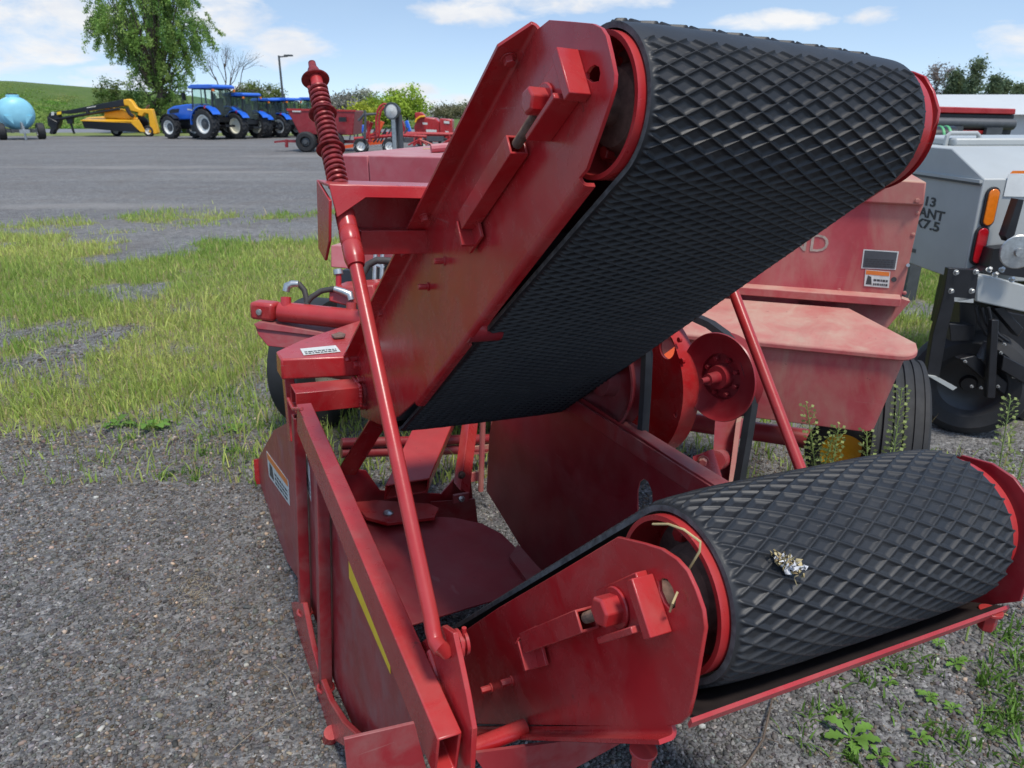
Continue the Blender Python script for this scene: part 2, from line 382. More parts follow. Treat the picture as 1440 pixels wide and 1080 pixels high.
# ---- rollers
def roller(c, r, ext):
    mb = MB(); ctr = G(A0, *c)
    for a_, sg in ((0, 1), (A1 - A0 + .012 + ext, -1)):
        o = ctr + A * a_
        mb.lathe(o - A * .012 * sg, A * sg, [(.0, r - .001), (0, r - .008), (.055, r - .010), (.056, .03)], 64)
    mb.lathe(ctr - A * .012, A, [(0, r - .001), (.28, r - .001), (A1 - A0 + .022 + ext, r - .001)], 64)
    o = P(mb, 'roller', 'red_bright')
    for a_, sg in ((0, 1), (A1 - A0, -1)):
        h = MB(); f = ctr + A * (a_ + .044 * sg)
        h.lathe(f, A * -sg, [(-.01, r - .012), (.002, r - .014), (.006, .062), (.03, .052), (.032, .024), (.055, .024), (.055, 0)], 40)
        h.cyl(f, f - A * sg * .075, .019); hb_ = h.build('hub', 'dirt', o)
    for k in range(3):
        b = MB(); t = 1.0 + k * 2.09; b.hex(ctr + A * .041 + (T * math.cos(t) + N * math.sin(t)) * (r * .68), -A, .011, .014); b.build('hub_bolt', 'red', o)
    return o
ro = roller(UR, RR, .018); ro['label'] = 'upper rear roller with bright red rim'
ro2 = roller(LR, .1055, .036); ro2['label'] = 'lower rear roller with bright red rim'
fr = MB()
for c, r in ((UF, .085), (LF, .09)): fr = MB(); fr.cyl(G(A0 - .02, *c), G(A1 + .02, *c), r, seg=32); P(fr, 'front_roller', 'dgrey')
def tu(p): q = p - EYE; return q.dot(T), q.dot(N)
def bolt(p, ax, r, h, parent, mat='red', name='hex_bolt', washer=True): return MB().hex(p, ax, r, h, washer, rot=random.random()).build(name, mat, parent, bevel=.0008)
# ---- upper side plate, near side
aw = .545; fl = .042
F1 = K(aw - fl, 699, 62); F2 = K(aw - fl, 477, 511)
f1, f2 = F1 + A * fl, F2 + A * fl; D = (f2 - f1).normalized(); DN = D.cross(A)
if DN.z < 0: DN = -DN
r0 = .013
lowP = [K(aw, 818, 262), K(aw, 585, 572)]
Dl = (lowP[1] - lowP[0]).normalized(); DL = Dl.cross(A)
if DL.z < 0: DL = -DL
f0 = f1
while pix(f0)[1] > 31: f0 = f0 - D * .003
mb = MB()
web = [f2 - DN * r0, f0 - DN * r0, K(aw, 772, 28), K(aw, 800, 30), K(aw, 833, 33), K(aw, 845, 39), K(aw, 852, 50), K(aw, 858, 74), K(aw, 864, 104),
       K(aw, 863, 122), K(aw, 857, 143), K(aw, 842, 187), K(aw, 824, 238), lowP[0] + DL * .014, lowP[1] + DL * .014, K(aw, 560, 585), K(aw, 535, 597), K(aw, 508, 586)]
slot = [K(aw, u, v) for u, v in ((824, 103), (829, 95), (836, 91), (842, 94), (844, 103), (842, 114), (832, 116), (824, 110))]
mb.holed(web, [slot], A * .006)
q6 = A * .006; mb.bend(f1 + q6, f2 + q6, -A, -DN, fl + .006, r0, r0, .006); mb.bend(f0 + q6, f1 + q6, -A, -DN, (.0135, fl + .006), r0, r0, .006)
usp = P(mb, 'side_plate', 'red', bevel=.0012); usp['label'] = 'near side plate of the upper belt with folded flange'
mb = MB()
l0, l1 = lowP; e1 = l0 + (l1 - l0) * .50; e2 = l0 + (l1 - l0) * .60
mb.bend(l0, e1, A, DL, .022, .014, .011, .006); mb.bend(e2, l1, A, DL, .022, .014, .011, .006)
mb.bend(e1 + DL * .0, e2 + DL * .0, A, DL, .0122, .014, .011, .006)
mb.build('folded_edge', 'red', usp)
for u, v in ((715, 82), (597, 304), (568, 353), (535, 438), (489, 503)):
    bolt(hit(u, v, f1 - DN * .0062, DN), -DN, .0095, .011, usp)
for u, v, r in ((625, 367, .007), (602, 403, .007)): bolt(K(aw, u, v), -A, r, .02, usp)
def slider(c, Dv, Nv, parent, holeside=1, s=1.0, d_tube=(.06, .17), big=.021):
    """take-up: block with a lip and big axle bolt, threaded rod in a square tube, lock nut, anchor angle"""
    o = c
    k1 = .062 * s
    mb = MB(); mb.box(o - A * .009 - Dv * .012, Dv * k1, Nv * .035 * s, A * .009)
    mb.box(o - A * .017 - Dv * (k1 + .016) - Nv * .012, Dv * .0085, Nv * .040 * s, A * .0168)
    mb.box(o - A * .0205 + Nv * -.0365 * s - Dv * .008, Dv * .052 * s, Nv * .0045, A * .0205)
    b = mb.build('slider_block', 'red', parent, bevel=.0015)
    MB().hex(o - A * .018, -A, big, .027, True, rot=.4).build('axle_bolt', 'red', parent, bevel=.0016)
    p0 = o + Dv * .03 - A * .0185 + Nv * .002; p1 = p0 + Dv * (d_tube[0])
    th = [p0 + Dv * (.001 * i) for i in range(0, 140)]
    mb = MB(); mb.tube(th[:int(d_tube[0] * 1000) + 20], [.0078 + .0009 * (i % 3 == 0) for i in range(int(d_tube[0] * 1000) + 20)], 12)
    q0 = o + Dv * (.045 + d_tube[0] + d_tube[1]) - A * .0185
    mb.build('threaded_rod', 'rust', parent); mb = MB(); mb.tube([q0 - Dv * .01, q0 + Dv * .045], .0075, 12); mb.build('threaded_rod', 'rust', parent)
    mb = MB(); ts = o + Dv * (.045 + d_tube[0]) - A * .0195
    mb.rtube(ts, ts + Dv * d_tube[1], Nv, .031, .033, .004); t_ = mb.build('tension_tube', 'red', parent, bevel=.0012)
    MB().hex(q0 + Dv * .024, Dv, .0135, .016, False).build('lock_nut', 'red', parent, bevel=.001)
    mb = MB(); mb.box(q0 + Dv * .008 + A * .0125 - Nv * .012 - A * .003, Dv * .032, Nv * .032, A * .003)
    mb.box(q0 + Dv * .012 - Nv * .019 - A * .003, Dv * .004, Nv * .024, A * .0155); mb.build('anchor_angle', 'red', parent, bevel=.001)
cU = K(aw, 783, 145); dU = (K(aw, 659, 330) - cU).normalized(); nU = dU.cross(A); nU = nU if nU.z > 0 else -nU
slider(cU, dU, nU, usp, d_tube=(.055, .23), big=.0195, s=.9)
# pivot bearing with flange
pb = K(aw, 508, 552); mb = MB()
mb.lathe(pb, -A, [(0, .052), (.006, .052), (.010, .040), (.014, .030), (.034, .030), (.034, .024), (.02, .023)], 36)
bf = P(mb, 'pivot_bearing', 'red', bevel=.0008)
for k in range(4):
    t = .5 + k * math.pi / 2; bolt(pb + (T * math.cos(t) + N * math.sin(t)) * .055, -A, .0105, .016, bf)
bolt(K(aw, 505, 513), -A, .012, .014, usp)
def weld(pts, parent, r=.0042, mat='red'):
    """a lumpy bead along a joint"""
    q = []
    for a_, b_ in zip(pts, pts[1:]):
        k = max(2, int((b_ - a_).length / .004)); q += [a_ + (b_ - a_) * (i / k) for i in range(k)]
    MB().tube(q, [r * (.75 + .35 * abs(math.sin(i * 1.3)) + random.uniform(-.1, .12)) for i in range(len(q))], 8).build('weld_bead', mat, parent)
# ---- upper far side plate
mb = MB(); af = 1.148
o_ = [K(af, u, v) for u, v in ((1262, 96), (1283, 100), (1300, 107), (1312, 128), (1320, 155), (1317, 172), (1304, 196), (1288, 225), (1272, 246))]
o_ += [G(af, 1.05, -.16), G(af, 1.95, -.86), G(af, 2.15, -.80), G(af, 2.15, -.70), G(af, 1.2, .07)]
mb.prism(o_, A * .006); P(mb, 'side_plate', 'red', bevel=.0012)['label'] = 'far side plate of the upper belt, mostly hidden'
# cross members inside the upper conveyor
mb = MB()
for t, u in ((1.25, -.2), (1.62, -.49)): mb.box(G(.85, t, u), A * .29, T * .03, N * .03)
P(mb, 'cross_member', 'dgrey')
mb = MB(); mb.cyl(K(aw + .006, 655, 462), K(aw + .006, 655, 462) + A * .07, .028); P(mb, 'idler_hub', 'maroon')
# ---- lower side plate, near side
mb = MB(); al = .545
px = [(662, 1018), (648, 1000), (644, 893), (700, 855), (780, 808), (868, 755), (905, 764), (930, 772), (951, 786), (966, 803), (978, 829), (988, 858), (991, 884), (984, 925), (975, 978), (968, 1006), (956, 1018), (930, 1023)]
hl_ = [K(al, u, v) for u, v in ((926, 818), (931, 813), (938, 815), (945, 826), (950, 842), (949, 854), (943, 858), (934, 848), (927, 832))]
mb.holed([K(al, *p) for p in px], [hl_], A * .006)
lsp = P(mb, 'side_plate', 'red', bevel=.0012); lsp['label'] = 'near side plate of the lower belt with grimy take-up'
mb = MB(); q1, q2 = K(al, 660, 1024), K(al, 945, 1024)
Dq = (q2 - q1).normalized(); nq = Dq.cross(A); nq = nq if nq.z > 0 else -nq
mb.bend(q1 - nq * .013 + A * .006, q2 - nq * .013 + A * .006, -A, nq, .03, .016, .012, .006); mb.build('folded_edge', 'red', lsp)
for u, v in ((888, 1027), (706, 1038)): bolt(hit(u, v, q1 - nq * .007, nq), nq, .0095, .012, lsp)
for u, v in ((720, 957), (691, 967)): bolt(K(al, u, v), -A, .007, .02, lsp)
cL = K(al, 884, 850); dL = (K(al, 746, 903) - cL).normalized(); nL = dL.cross(A); nL = nL if nL.z > 0 else -nL
slider(cL, dL, nL, lsp, d_tube=(.045, .225), big=.0215, s=.92)
bolt(K(al, 905, 1053), -N, .014, .03, lsp)
# ---- lower far side plate and tray
af = 1.165; mb = MB()
mb.prism([K(af, u, v) for u, v in ((1335, 655), (1352, 640), (1395, 652), (1425, 672), (1446, 700), (1456, 745), (1450, 800), (1434, 846), (1400, 850), (1330, 880), (1200, 890), (1180, 760), (1260, 690))], A * .006)
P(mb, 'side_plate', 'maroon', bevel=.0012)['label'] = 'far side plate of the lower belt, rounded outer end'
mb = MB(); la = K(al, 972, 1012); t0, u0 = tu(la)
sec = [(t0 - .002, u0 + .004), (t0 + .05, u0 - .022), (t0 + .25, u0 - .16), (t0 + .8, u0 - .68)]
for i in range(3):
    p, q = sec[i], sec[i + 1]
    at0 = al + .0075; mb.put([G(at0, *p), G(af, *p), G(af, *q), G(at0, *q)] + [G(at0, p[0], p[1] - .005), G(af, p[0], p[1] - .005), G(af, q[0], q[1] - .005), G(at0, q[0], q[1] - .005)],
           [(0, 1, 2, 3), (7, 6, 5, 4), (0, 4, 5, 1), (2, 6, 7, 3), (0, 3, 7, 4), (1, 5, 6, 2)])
bt0 = P(mb, 'bottom_tray', 'grime_shade', smooth=0)
mb = MB(); p_, q_ = G(al - .003, sec[0][0], sec[0][1] - .003), G(af + .006, sec[0][0], sec[0][1] - .003); mb.prism([p_ - T * .0035, q_ - T * .0035, q_ - T * .0035 - N * .012 + T * .004, p_ - T * .0035 - N * .012 + T * .004], T * .0034 + N * .0042); mb.build('tray_lip', 'red', bt0)
bolt(K(af - .02, 1394, 858), -N, .013, .03, R, 'red', 'tray_nut')
# ---- left frame: rail, uprights, side panel
ar = .352
near = K(ar, 631, 1031); far_ = K(ar, 427, 566)
du = N - A * 0
mb = MB(); mb.rtube(near - N * .043, far_ - N * .043, N, .040, .086, .005, side=A)
rail = P(mb, 'side_rail', 'red', bevel=.004)
ap = .372
mb = MB()
pp = [(430, 580), (385, 605), (363, 645), (370, 738), (420, 815), (447, 880), (470, 960), (505, 1042), (560, 1060), (615, 1062), (640, 1040), (560, 870), (470, 670)]
mb.prism([K(ap, *p) for p in pp], A * .004)
sp = P(mb, 'side_panel', 'red_grey', bevel=.001)
mb = MB(); p, q = K(ap, 363, 645), K(ap, 370, 738); mb.prism([p, q, q - A * .02, p - A * .02], (T * -1) * .004); mb.build('panel_flange', 'red', sp)
mb = MB(); mb.prism([K(ap - .001, u, v) for u, v in ((490, 786), (548, 926), (549, 948), (491, 813))], A * .0009); mb.build('yellow_stripe', 'yellow_tape', sp, smooth=0)
def sticker(quad, plane, nrm, parent, name='sticker', head=None, lines=3, sym=True, mat='label'):
    """quad: lower left, lower right, upper right, upper left, already on the surface; nrm looks out"""
    a, b, c, d = quad
    o = MB().prism([p + nrm * .0006 for p in quad], nrm * .0008).build(name, mat, parent, smooth=0)
    w = lambda s, t: (a * (1 - s) + b * s) * (1 - t) + (d * (1 - s) + c * s) * t
    lay = lambda s0, s1, t0, t1, m, n: MB().prism([w(s0, t0) + nrm * .0016, w(s1, t0) + nrm * .0016, w(s1, t1) + nrm * .0016, w(s0, t1) + nrm * .0016], nrm * .0006).build(n, m, o, smooth=0)
    if head: lay(.03, .97, .72, .97, head, 'sticker_heading')
    mb = MB()
    for k in range(lines):
        t = .10 + .5 * k / max(1, lines)
        x0 = .36 if sym else .06
        while x0 < .92:
            x1 = min(.93, x0 + random.uniform(.04, .13)); mb.prism([w(x0, t) + nrm * .0017, w(x1, t) + nrm * .0017, w(x1, t + .26 / lines) + nrm * .0017, w(x0, t + .26 / lines) + nrm * .0017], nrm * .0005); x0 = x1 + .025
    if sym: mb.prism([w(.06, .12) + nrm * .0017, w(.3, .12) + nrm * .0017, w(.26, .6) + nrm * .0017, w(.12, .66) + nrm * .0017], nrm * .0005)
    mb.build('sticker_print', 'ink', o, smooth=0); return o
sticker([K(ap, 379, 670), K(ap, 408, 711), K(ap, 406, 676), K(ap, 375, 634)], ap, -A, sp, head='orange_ink')
sticker([K(ap, 431, 680), K(ap, 438, 705), K(ap, 436, 660), K(ap, 430, 635)], ap, -A, sp, sym=False)
au = .35
lowt = [(424, 846), (436, 905), (450, 955), (463, 990), (482, 1022), (505, 1040)]
mb = MB(); pl_ = [K(au, *p) for p in lowt]
for i in range(len(pl_) - 1): pass
mb.prism([K(au, u, v) for u, v in ((416, 846), (428, 906), (442, 959), (455, 999), (474, 1036), (500, 1052), (512, 1032), (490, 1012), (471, 983), (458, 950), (445, 904), (433, 846))], A * -.016); lt = P(mb, 'lower_rail', 'red', bevel=.003)
for (bx, by) in ((429, 862), (458, 968)):
    c = K(au, bx, by); weld([c + A * .022 * math.cos(t) + T * .024 * math.sin(t) + N * .004 for t in [i * math.pi / 6 for i in range(13)]], lt, .005)
weld([K(au - .022, 424, 575), K(au - .022, 412, 575), K(au - .022, 405, 560)], rail, .005)
for (tx, ty), (bx, by) in (((419, 585), (429, 862)), ((452, 668), (458, 968))):
    mb = MB(); p, q = K(au, tx, ty), K(au, bx, by); d = (p - q).normalized(); mb.rtube(q, p, T, .032, .036, .004, side=A); P(mb, 'upright', 'red_grey', bevel=.004)
mb = MB(); mb.tube([K(.33, 466, 1030), K(.33, 450, 1100), K(.33, 440, 1160)], .02, 14); P(mb, 'stand_leg', 'red')
# rear gusset below the rail
tg = tu(near)[0] + .035
mb = MB(); mb.prism([KT(tg, u, v) for u, v in ((484, 1040), (583, 1017), (602, 1090), (606, 1200), (500, 1200))], T * .006); P(mb, 'rear_gusset', 'red_grey', bevel=.001)
mb = MB(); p0 = K(.40, 640, 1062); mb.tube([p0, p0 + A * .14 + T * .01], .016, 14); P(mb, 'cross_rod', 'red')
mb = MB(); p0 = KT(tg + .02, 668, 1062); mb.prism([KT(tg + .02, u, v) for u, v in ((664, 1060), (790, 1043), (872, 1046), (800, 1085), (700, 1110))], T * .006); P(mb, 'rear_apron', 'red_grey')
# bracket plate that carries the lift rod
ab = .378
mb = MB(); mb.prism([K(ab, u, v) for u, v in ((590, 905), (622, 880), (637, 890), (646, 932), (656, 980), (664, 1026), (661, 1085), (640, 1100), (628, 1010), (612, 950))], A * .009)
br = P(mb, 'rod_bracket', 'red', bevel=.0012); weld([K(ab - .001, u, v) for u, v in ((604, 915), (612, 940), (622, 980), (634, 1015), (640, 1030))], br, .0055)
# ---- lift rods with coil springs
def rod(pts, r, name, parent=None):
    return P(MB().tube(pts, r, 18), name, 'red_bright', parent)
arod = .362
b0, b1 = K(arod, 606, 868), K(arod, 443, 104); dr = (b1 - b0).normalized()
bend = [K(.384, 632, 913), K(.372, 626, 915), K(arod, 619, 912), K(arod, 613, 903), K(arod, 609, 888), b0]
lr = rod(bend + [b0 + (b1 - b0) * .5, b1], .0132, 'lift_rod')
lr['label'] = 'bent near lift rod in front of the frame'
mb = MB(); c = K(.389, 642, 906); mb.lathe(c, A, [(0, .024), (.005, .024), (.005, .012), (.011, .012), (.011, .02), (.016, .02), (.016, 0)], 24); mb.cyl(c + A * .012 - N * .025, c + A * .012 + N * .028, .004); mb.build('cotter_pin', 'red', lr)
prj = lambda v0: K(arod, 441 + (v0 - 100) * .2185, v0)
# sleeve
mb = MB(); q = [prj(v) for v in (374, 366, 364, 345, 343, 341, 325, 323, 321, 300)]
mb.tube(q, [.0165, .0195, .020, .020, .0185, .020, .020, .0185, .0195, .0195], 24); mb.build('sleeve', 'red', lr)
# spring
s0, s1 = prj(264), prj(124); L = (s1 - s0).length; x, y = frame(dr); turns = 21; pts = []
for i in range(turns * 14 + 1):
    t = i / (turns * 14); w = 2 * math.pi * turns * t; pts.append(s0 + dr * L * t + (x * math.cos(w) + y * math.sin(w)) * .0178)
MB().tube(pts, .0041, 8).build('coil_spring', 'spring', lr)
for v in (112, 160, 210):
    c = prj(v); MB().lathe(c, dr, [(-.002, .013), (-.002, .0285), (0, .030), (.003, .0275), (.003, .013)], 32).build('spring_washer', 'spring', lr)
mb = MB(); mb.lathe(prj(112), dr, [(0, .023), (.009, .021), (.011, .014), (.018, .013)], 24); mb.hex(prj(107), dr, .0125, .014, False); mb.lathe(prj(106), dr, [(0, .014), (.015, .0125), (.022, .009), (.036, .008), (.036, 0)], 16); mb.build('lock_nut', 'spring', lr)
# spring arm: a channel on the upper conveyor reaching left to the rod
ts, us = tu(prj(282)); a_l, a_r = arod - .035, aw
mb = MB(); top = us + .035
arm_top = [K(arod, 462, 266), K(arod, 500, 264)]
mb.prism([G(a_l, ts - .045, top), G(a_r + .2, ts - .045, top), G(a_r + .2, ts + .06, top), G(a_l, ts + .06, top)], N * -.006)
mb.prism([G(a_l, ts - .045, top - .001), G(a_l + .055, ts - .046, top - .001), G(a_r + .2, ts - .046, top - .001), G(a_r + .2, ts - .052, top - .024), G(a_l + .07, ts - .052, top - .024), G(a_l + .012, ts - .056, top - .062)], T * .006)
mb.prism([G(a_l - .002, ts - .05, top - .03), G(a_l - .002, ts + .06, top), G(a_l - .002, ts + .06, top - .14), G(a_l - .002, ts + .0, top - .155), G(a_l - .002, ts - .04, top - .11)], A * .006)
mb.box(G((a_l + a_r + .2) / 2 + .03, ts + .055, top - .07), A * ((a_r + .2 - a_l) / 2 - .03), T * .005, N * .07)
mb.rtube(G(a_l + .075, ts + .03, top - .12), G(a_r + .2, ts + .03, top - .12), N, .05, .05, .004)
P(mb, 'spring_arm', 'red', bevel=.0015)
rod([K(1.235, 1015, 366), K(1.235, 1032, 412), K(1.235, 1129, 668), K(1.235, 1170, 776)], .0125, 'lift_rod')['label'] = 'straight far lift rod behind the lower belt'
# pivot cross tubes at the front of the frame
tb, ub_ = tu(pb)
mb = MB(); c0 = G(.34, tb - .03, ub_ + .012); mb.rtube(c0, G(aw - .02, tb - .03, ub_ + .012), N, .085, .062, .004)
pt_ = P(mb, 'pivot_tube', 'red', bevel=.006); weld([G(aw - .021, tb - .075, ub_ + .04), G(aw - .021, tb - .075, ub_ - .02)], pt_, .005); weld([G(aw - .021, tb - .075, ub_ + .044), G(aw - .021, tb + .015, ub_ + .044)], pt_, .005)
mb = MB(); mb.prism([KU(-.66, u, v) for u, v in ((388, 494), (422, 478), (470, 462), (512, 448), (545, 470), (520, 500), (395, 505))], N * -.065)
bt = P(mb, 'pivot_gusset', 'red', bevel=.006)
sticker([KU(-.659, 427, 500), KU(-.659, 479, 495), KU(-.659, 472, 486), KU(-.659, 422, 491)], 0, N, bt, sym=False, lines=2)
mb = MB(); mb.prism([KU(-.655, u, v) for u, v in ((466, 472), (478, 468), (486, 471), (484, 475), (470, 476))], N * .004); mb.build('dried_mud', 'dirt', bt)
mb = MB(); mb.rtube(K(.37, 402, 500), K(.37, 414, 620), T, .03, .05, .004, side=A); P(mb, 'upright', 'red', bevel=.004)
# ---- right frame
ag = 1.10
mb = MB()
outer = [K(ag, u, v) for u, v in ((700, 560), (797, 545), (1012, 690), (1010, 780), (900, 860), (768, 815), (746, 792), (684, 690), (688, 610), (694, 585))]
hole = [K(ag, u, v) for u, v in ((896, 730), (896, 690), (899, 678), (905, 673), (911, 677), (917, 692), (918, 730))]
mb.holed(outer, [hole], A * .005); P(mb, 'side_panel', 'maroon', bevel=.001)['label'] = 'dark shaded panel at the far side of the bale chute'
mb = MB(); p, q = K(ag, 790, 549), K(ag, 1012, 690); mb.prism([p, q, q + A * .045, p + A * .045], N * .006); mb.prism([p + A * .001, q + A * .001, q + A * .001 - N * .045, p + A * .001 - N * .045], A * -.006)
P(mb, 'side_rail', 'red_grey', bevel=.0012)
# ---- floor plate and what stands on it
hf = -1.20
mb = MB(); mb.prism([KU(hf, u, v) for u, v in ((455, 735), (500, 722), (560, 724), (640, 728), (678, 736), (705, 750), (728, 772), (742, 795), (752, 806), (762, 830), (680, 848), (600, 872), (540, 890), (490, 830))], N * -.005)
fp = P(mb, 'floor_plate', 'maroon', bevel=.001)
mb = MB(); mb.prism([KU(hf - .002, u, v) for u, v in ((728, 772), (752, 800), (800, 850), (780, 860), (742, 826), (716, 790))], N * .018); P(mb, 'floor_rim', 'red_grey')
mb = MB(); mb.prism([KU(hf + .03, u, v) for u, v in ((496, 706), (530, 703), (604, 708), (617, 714), (611, 727), (545, 735), (515, 727))], N * -.012); pv = P(mb, 'pivot_plate', 'red', bevel=.0015)
c = KU(hf + .031, 546, 722); MB().lathe(c, N, [(0, .017), (.004, .0165), (.009, .009), (.0105, 0)], 24).build('round_bolt', 'steel', pv)
mb = MB(); tt = tu(KU(hf, 560, 715))[0] + .06
mb.prism([KT(tt, u, v) for u, v in ((480, 735), (482, 668), (495, 660), (515, 662), (535, 690), (620, 695), (640, 672), (662, 672), (668, 735))], T * .006); P(mb, 'cross_plate', 'maroon')
mb = MB(); mb.prism([KT(tt - .03, u, v) for u, v in ((606, 706), (668, 702), (672, 735), (612, 730))], T * .006); P(mb, 'cross_plate', 'red_grey')
q0 = KT(tt - .1, 572, 688); q1 = KU(-.99, 626, 566)
mb = MB(); mb.rtube(q0, q0 + (q1 - q0) * 1.6, N, .150, .065, .007, side=A); P(mb, 'chamber_beam', 'red_bright', bevel=.006)
mb = MB(); mb.prism([K(.62, u, v) for u, v in ((478, 655), (527, 655), (545, 590), (520, 560))][:0] or [KT(tt, 472, 668), KT(tt, 500, 668), KT(tt - .15, 560, 570), KT(tt - .15, 530, 575)], T * .008); P(mb, 'diagonal_brace', 'red')
mb = MB(); p, q = KT(tt - .08, 651, 690), KT(tt + .25, 668, 560); sd = (q - p).cross(T).normalized()
mb.box((p + q) / 2, sd * .028, (q - p) / 2, sd.cross(q - p).normalized() * .004); mb.box((p + q) / 2 + sd * .028 , T * .03, (q - p) / 2, sd * .003)
ax_ = P(mb, 'angle_post', 'red', bevel=.001)
mb = MB(); c = KT(tt - .11, 648, 700); mb.box(c, A * .028, N * .016, T * .006); cp_ = P(mb, 'post_foot', 'red_grey', bevel=.002)
MB().lathe(c - T * .006, -T + N * .5, [(0, .012), (.004, .010), (.006, 0)], 16).build('round_bolt', 'steel', cp_)
bolt(KT(tt - .085, 649, 668), -T + N * .3, .010, .012, ax_, 'rust')
mb = MB(); p = KT(tt + .32, 692, 600)
for u in (676, 690): mb.tube([KT(tt + .35, u, 690), KT(tt + .35, u + 4, 560)], .008 if u == 690 else .012, 10)
mb.box(KT(tt + .4, 668, 670), A * .03, N * .02, T * .006); P(mb, 'vertical_rod', 'baler')
mb = MB()
for v in (619, 633): mb.tube([KT(tt + .7, 480, v + 4), KT(tt + .7, 720, v - 3)], .022, 12)
P(mb, 'axle_pipe', 'maroon')
mb = MB(); mb.box(KT(tt + .7, 690, 628), A * .14, N * .02, T * .02); P(mb, 'cross_member', 'baler')
# ---- belt drive behind the chute
def pulley(c, r, mat, ax=A, dish=.02, name='pulley'):
    mb = MB(); mb.lathe(c, -ax, [(-.03, r * .97), (-.012, r * .82), (.006, r * .99), (.009, r), (.012, r * .985), (.004, r * .9), (-.004, r * .52), (-.016, r * .5), (-.016, r * .28), (.012, r * .26), (.012, r * .14), (.05, r * .13), (.05, r * .07), (.075, r * .06), (.075, 0)], 56)
    return P(mb, name, mat)
pc = at(1012, 530, 1.98); pA = (A * .9 + FB * .3).normalized()
pu = pulley(pc, .121, 'maroon', pA); pu['label'] = 'small pulley with dished rim and bolted hub'
x, y = frame(pA)
for k in range(8):
    b = MB(); t = k * math.pi / 4 + .3; b.hex(pc + pA * .014 + (x * math.cos(t) + y * math.sin(t)) * .05, -pA, .0065, .014, False); b.build('hub_bolt', 'maroon', pu)
# big drum with holes
dc = at(893, 537, 2.22); rd = .225
mb = MB(); x, y = frame(A)
ring = lambda r, n, c=(0, 0): [dc + x * (c[0] + r * math.cos(2 * math.pi * k / n)) + y * (c[1] + r * math.sin(2 * math.pi * k / n)) for k in range(n)]
def loc2(u, v):
    p = hit(u, v, dc, A) - dc; return p.dot(x), p.dot(y)
holes = [ring(.034, 20, loc2(938, 488)), ring(.0075, 10, loc2(954, 478)), ring(.0085, 10, loc2(958, 508)), ring(.008, 10, loc2(950, 583))]
mb.holed(ring(rd, 72), holes, A * .008)
dr_ = P(mb, 'drive_drum', 'red', bevel=.002)
MB().lathe(dc + A * .008, A, [(0, rd - .002), (.05, rd - .002), (.05, rd - .012), (0, rd - .012)], 72).build('drum_shell', 'red', dr_)
mb = MB(); mb.prism([at(u, v, 2.42) for u, v in ((925, 505), (962, 478), (962, 520), (930, 525))], FB * .004); P(mb, 'orange_reflector', 'orange')
lp = at(852, 533, 2.05)
mb = MB(); mb.lathe(lp, -A, [(-.035, .135), (-.015, .12), (.004, .138), (.008, .14), (.010, .134), (0, .118), (-.012, .10), (-.014, .05), (.02, .045), (.02, 0)], 56); P(mb, 'pulley', 'red_grey')['label'] = 'dusty pulley half hidden under the upper belt'
bolt(lp - A * .0 + N * .02, -A, .012, .03, R, 'rust', 'pulley_bolt')
def vbelt(pts, w, h, side, name):
    mb = MB(); n = len(pts); vs = []
    for i, p in enumerate(pts):
        d = (pts[min(i + 1, n - 1)] - pts[max(i - 1, 0)]).normalized(); nn = side.cross(d).normalized()
        vs += [p + side * w + nn * h, p + side * w * .55 + nn * h * 1.3, p + side * w * .3 + nn * h, p - side * w * .3 + nn * h, p - side * w * .55 + nn * h * 1.3, p - side * w + nn * h, p - side * w * .7 - nn * h, p + side * w * .7 - nn * h]
    fs = [(i * 8 + k, i * 8 + (k + 1) % 8, (i + 1) * 8 + (k + 1) % 8, (i + 1) * 8 + k) for i in range(n - 1) for k in range(8)]
    fs += [tuple(range(8)), tuple((n - 1) * 8 + k for k in range(8))]
    mb.put(vs, fs); return P(mb, name, 'rubber', smooth=25)
ac = pc + pA * .02
KP = lambda u, v: hit(u, v, ac, pA)
vbelt([KP(u, v) for u, v in ((920, 425), (965, 440), (1000, 456), (1030, 478), (1049, 502), (1059, 535), (1058, 570), (1052, 610), (1045, 650), (1036, 700), (1030, 760))], .019, .008, pA, 'drive_belt')
vbelt([hit(u, v, lp + A * .03, A) for u, v in ((895, 455), (908, 475), (911, 500), (909, 550), (905, 610), (902, 680))], .016, .007, A, 'drive_belt')
mb = MB(); c = at(1014, 650, 2.25); mb.prism([at(u, v, 2.25) for u, v in ((1006, 585), (1045, 590), (1036, 640), (1022, 700), (1010, 720), (1000, 690))], FB * .01); mb.cyl(at(1005, 648, 2.15), at(1020, 645, 2.3), .03); P(mb, 'pulley_bracket', 'red_grey')
mb = MB(); mb.prism([at(u, v, 2.1) for u, v in ((974, 642), (1000, 632), (1018, 690), (1018, 720), (984, 700))], A * .008); pbk = P(mb, 'bracket_plate', 'red')
bolt(at(989, 648, 2.09), -FB, .012, .014, pbk, 'baler')
mb = MB(); mb.prism([at(u, v, 2.2) for u, v in ((1035, 595), (1042, 592), (1030, 690), (1022, 700))], FB * .05); P(mb, 'guard_strip', 'baler')
mb = MB(); mb.tube([B(-1.0, .25, .62), B(-.1, .1, .56)], .045, 16); P(mb, 'cross_tube', 'baler')
mb = MB(); mb.box(B(-.62, .12, .56), RB * .5, FB * .03, Z * .035); P(mb, 'cross_member', 'baler', bevel=.003)
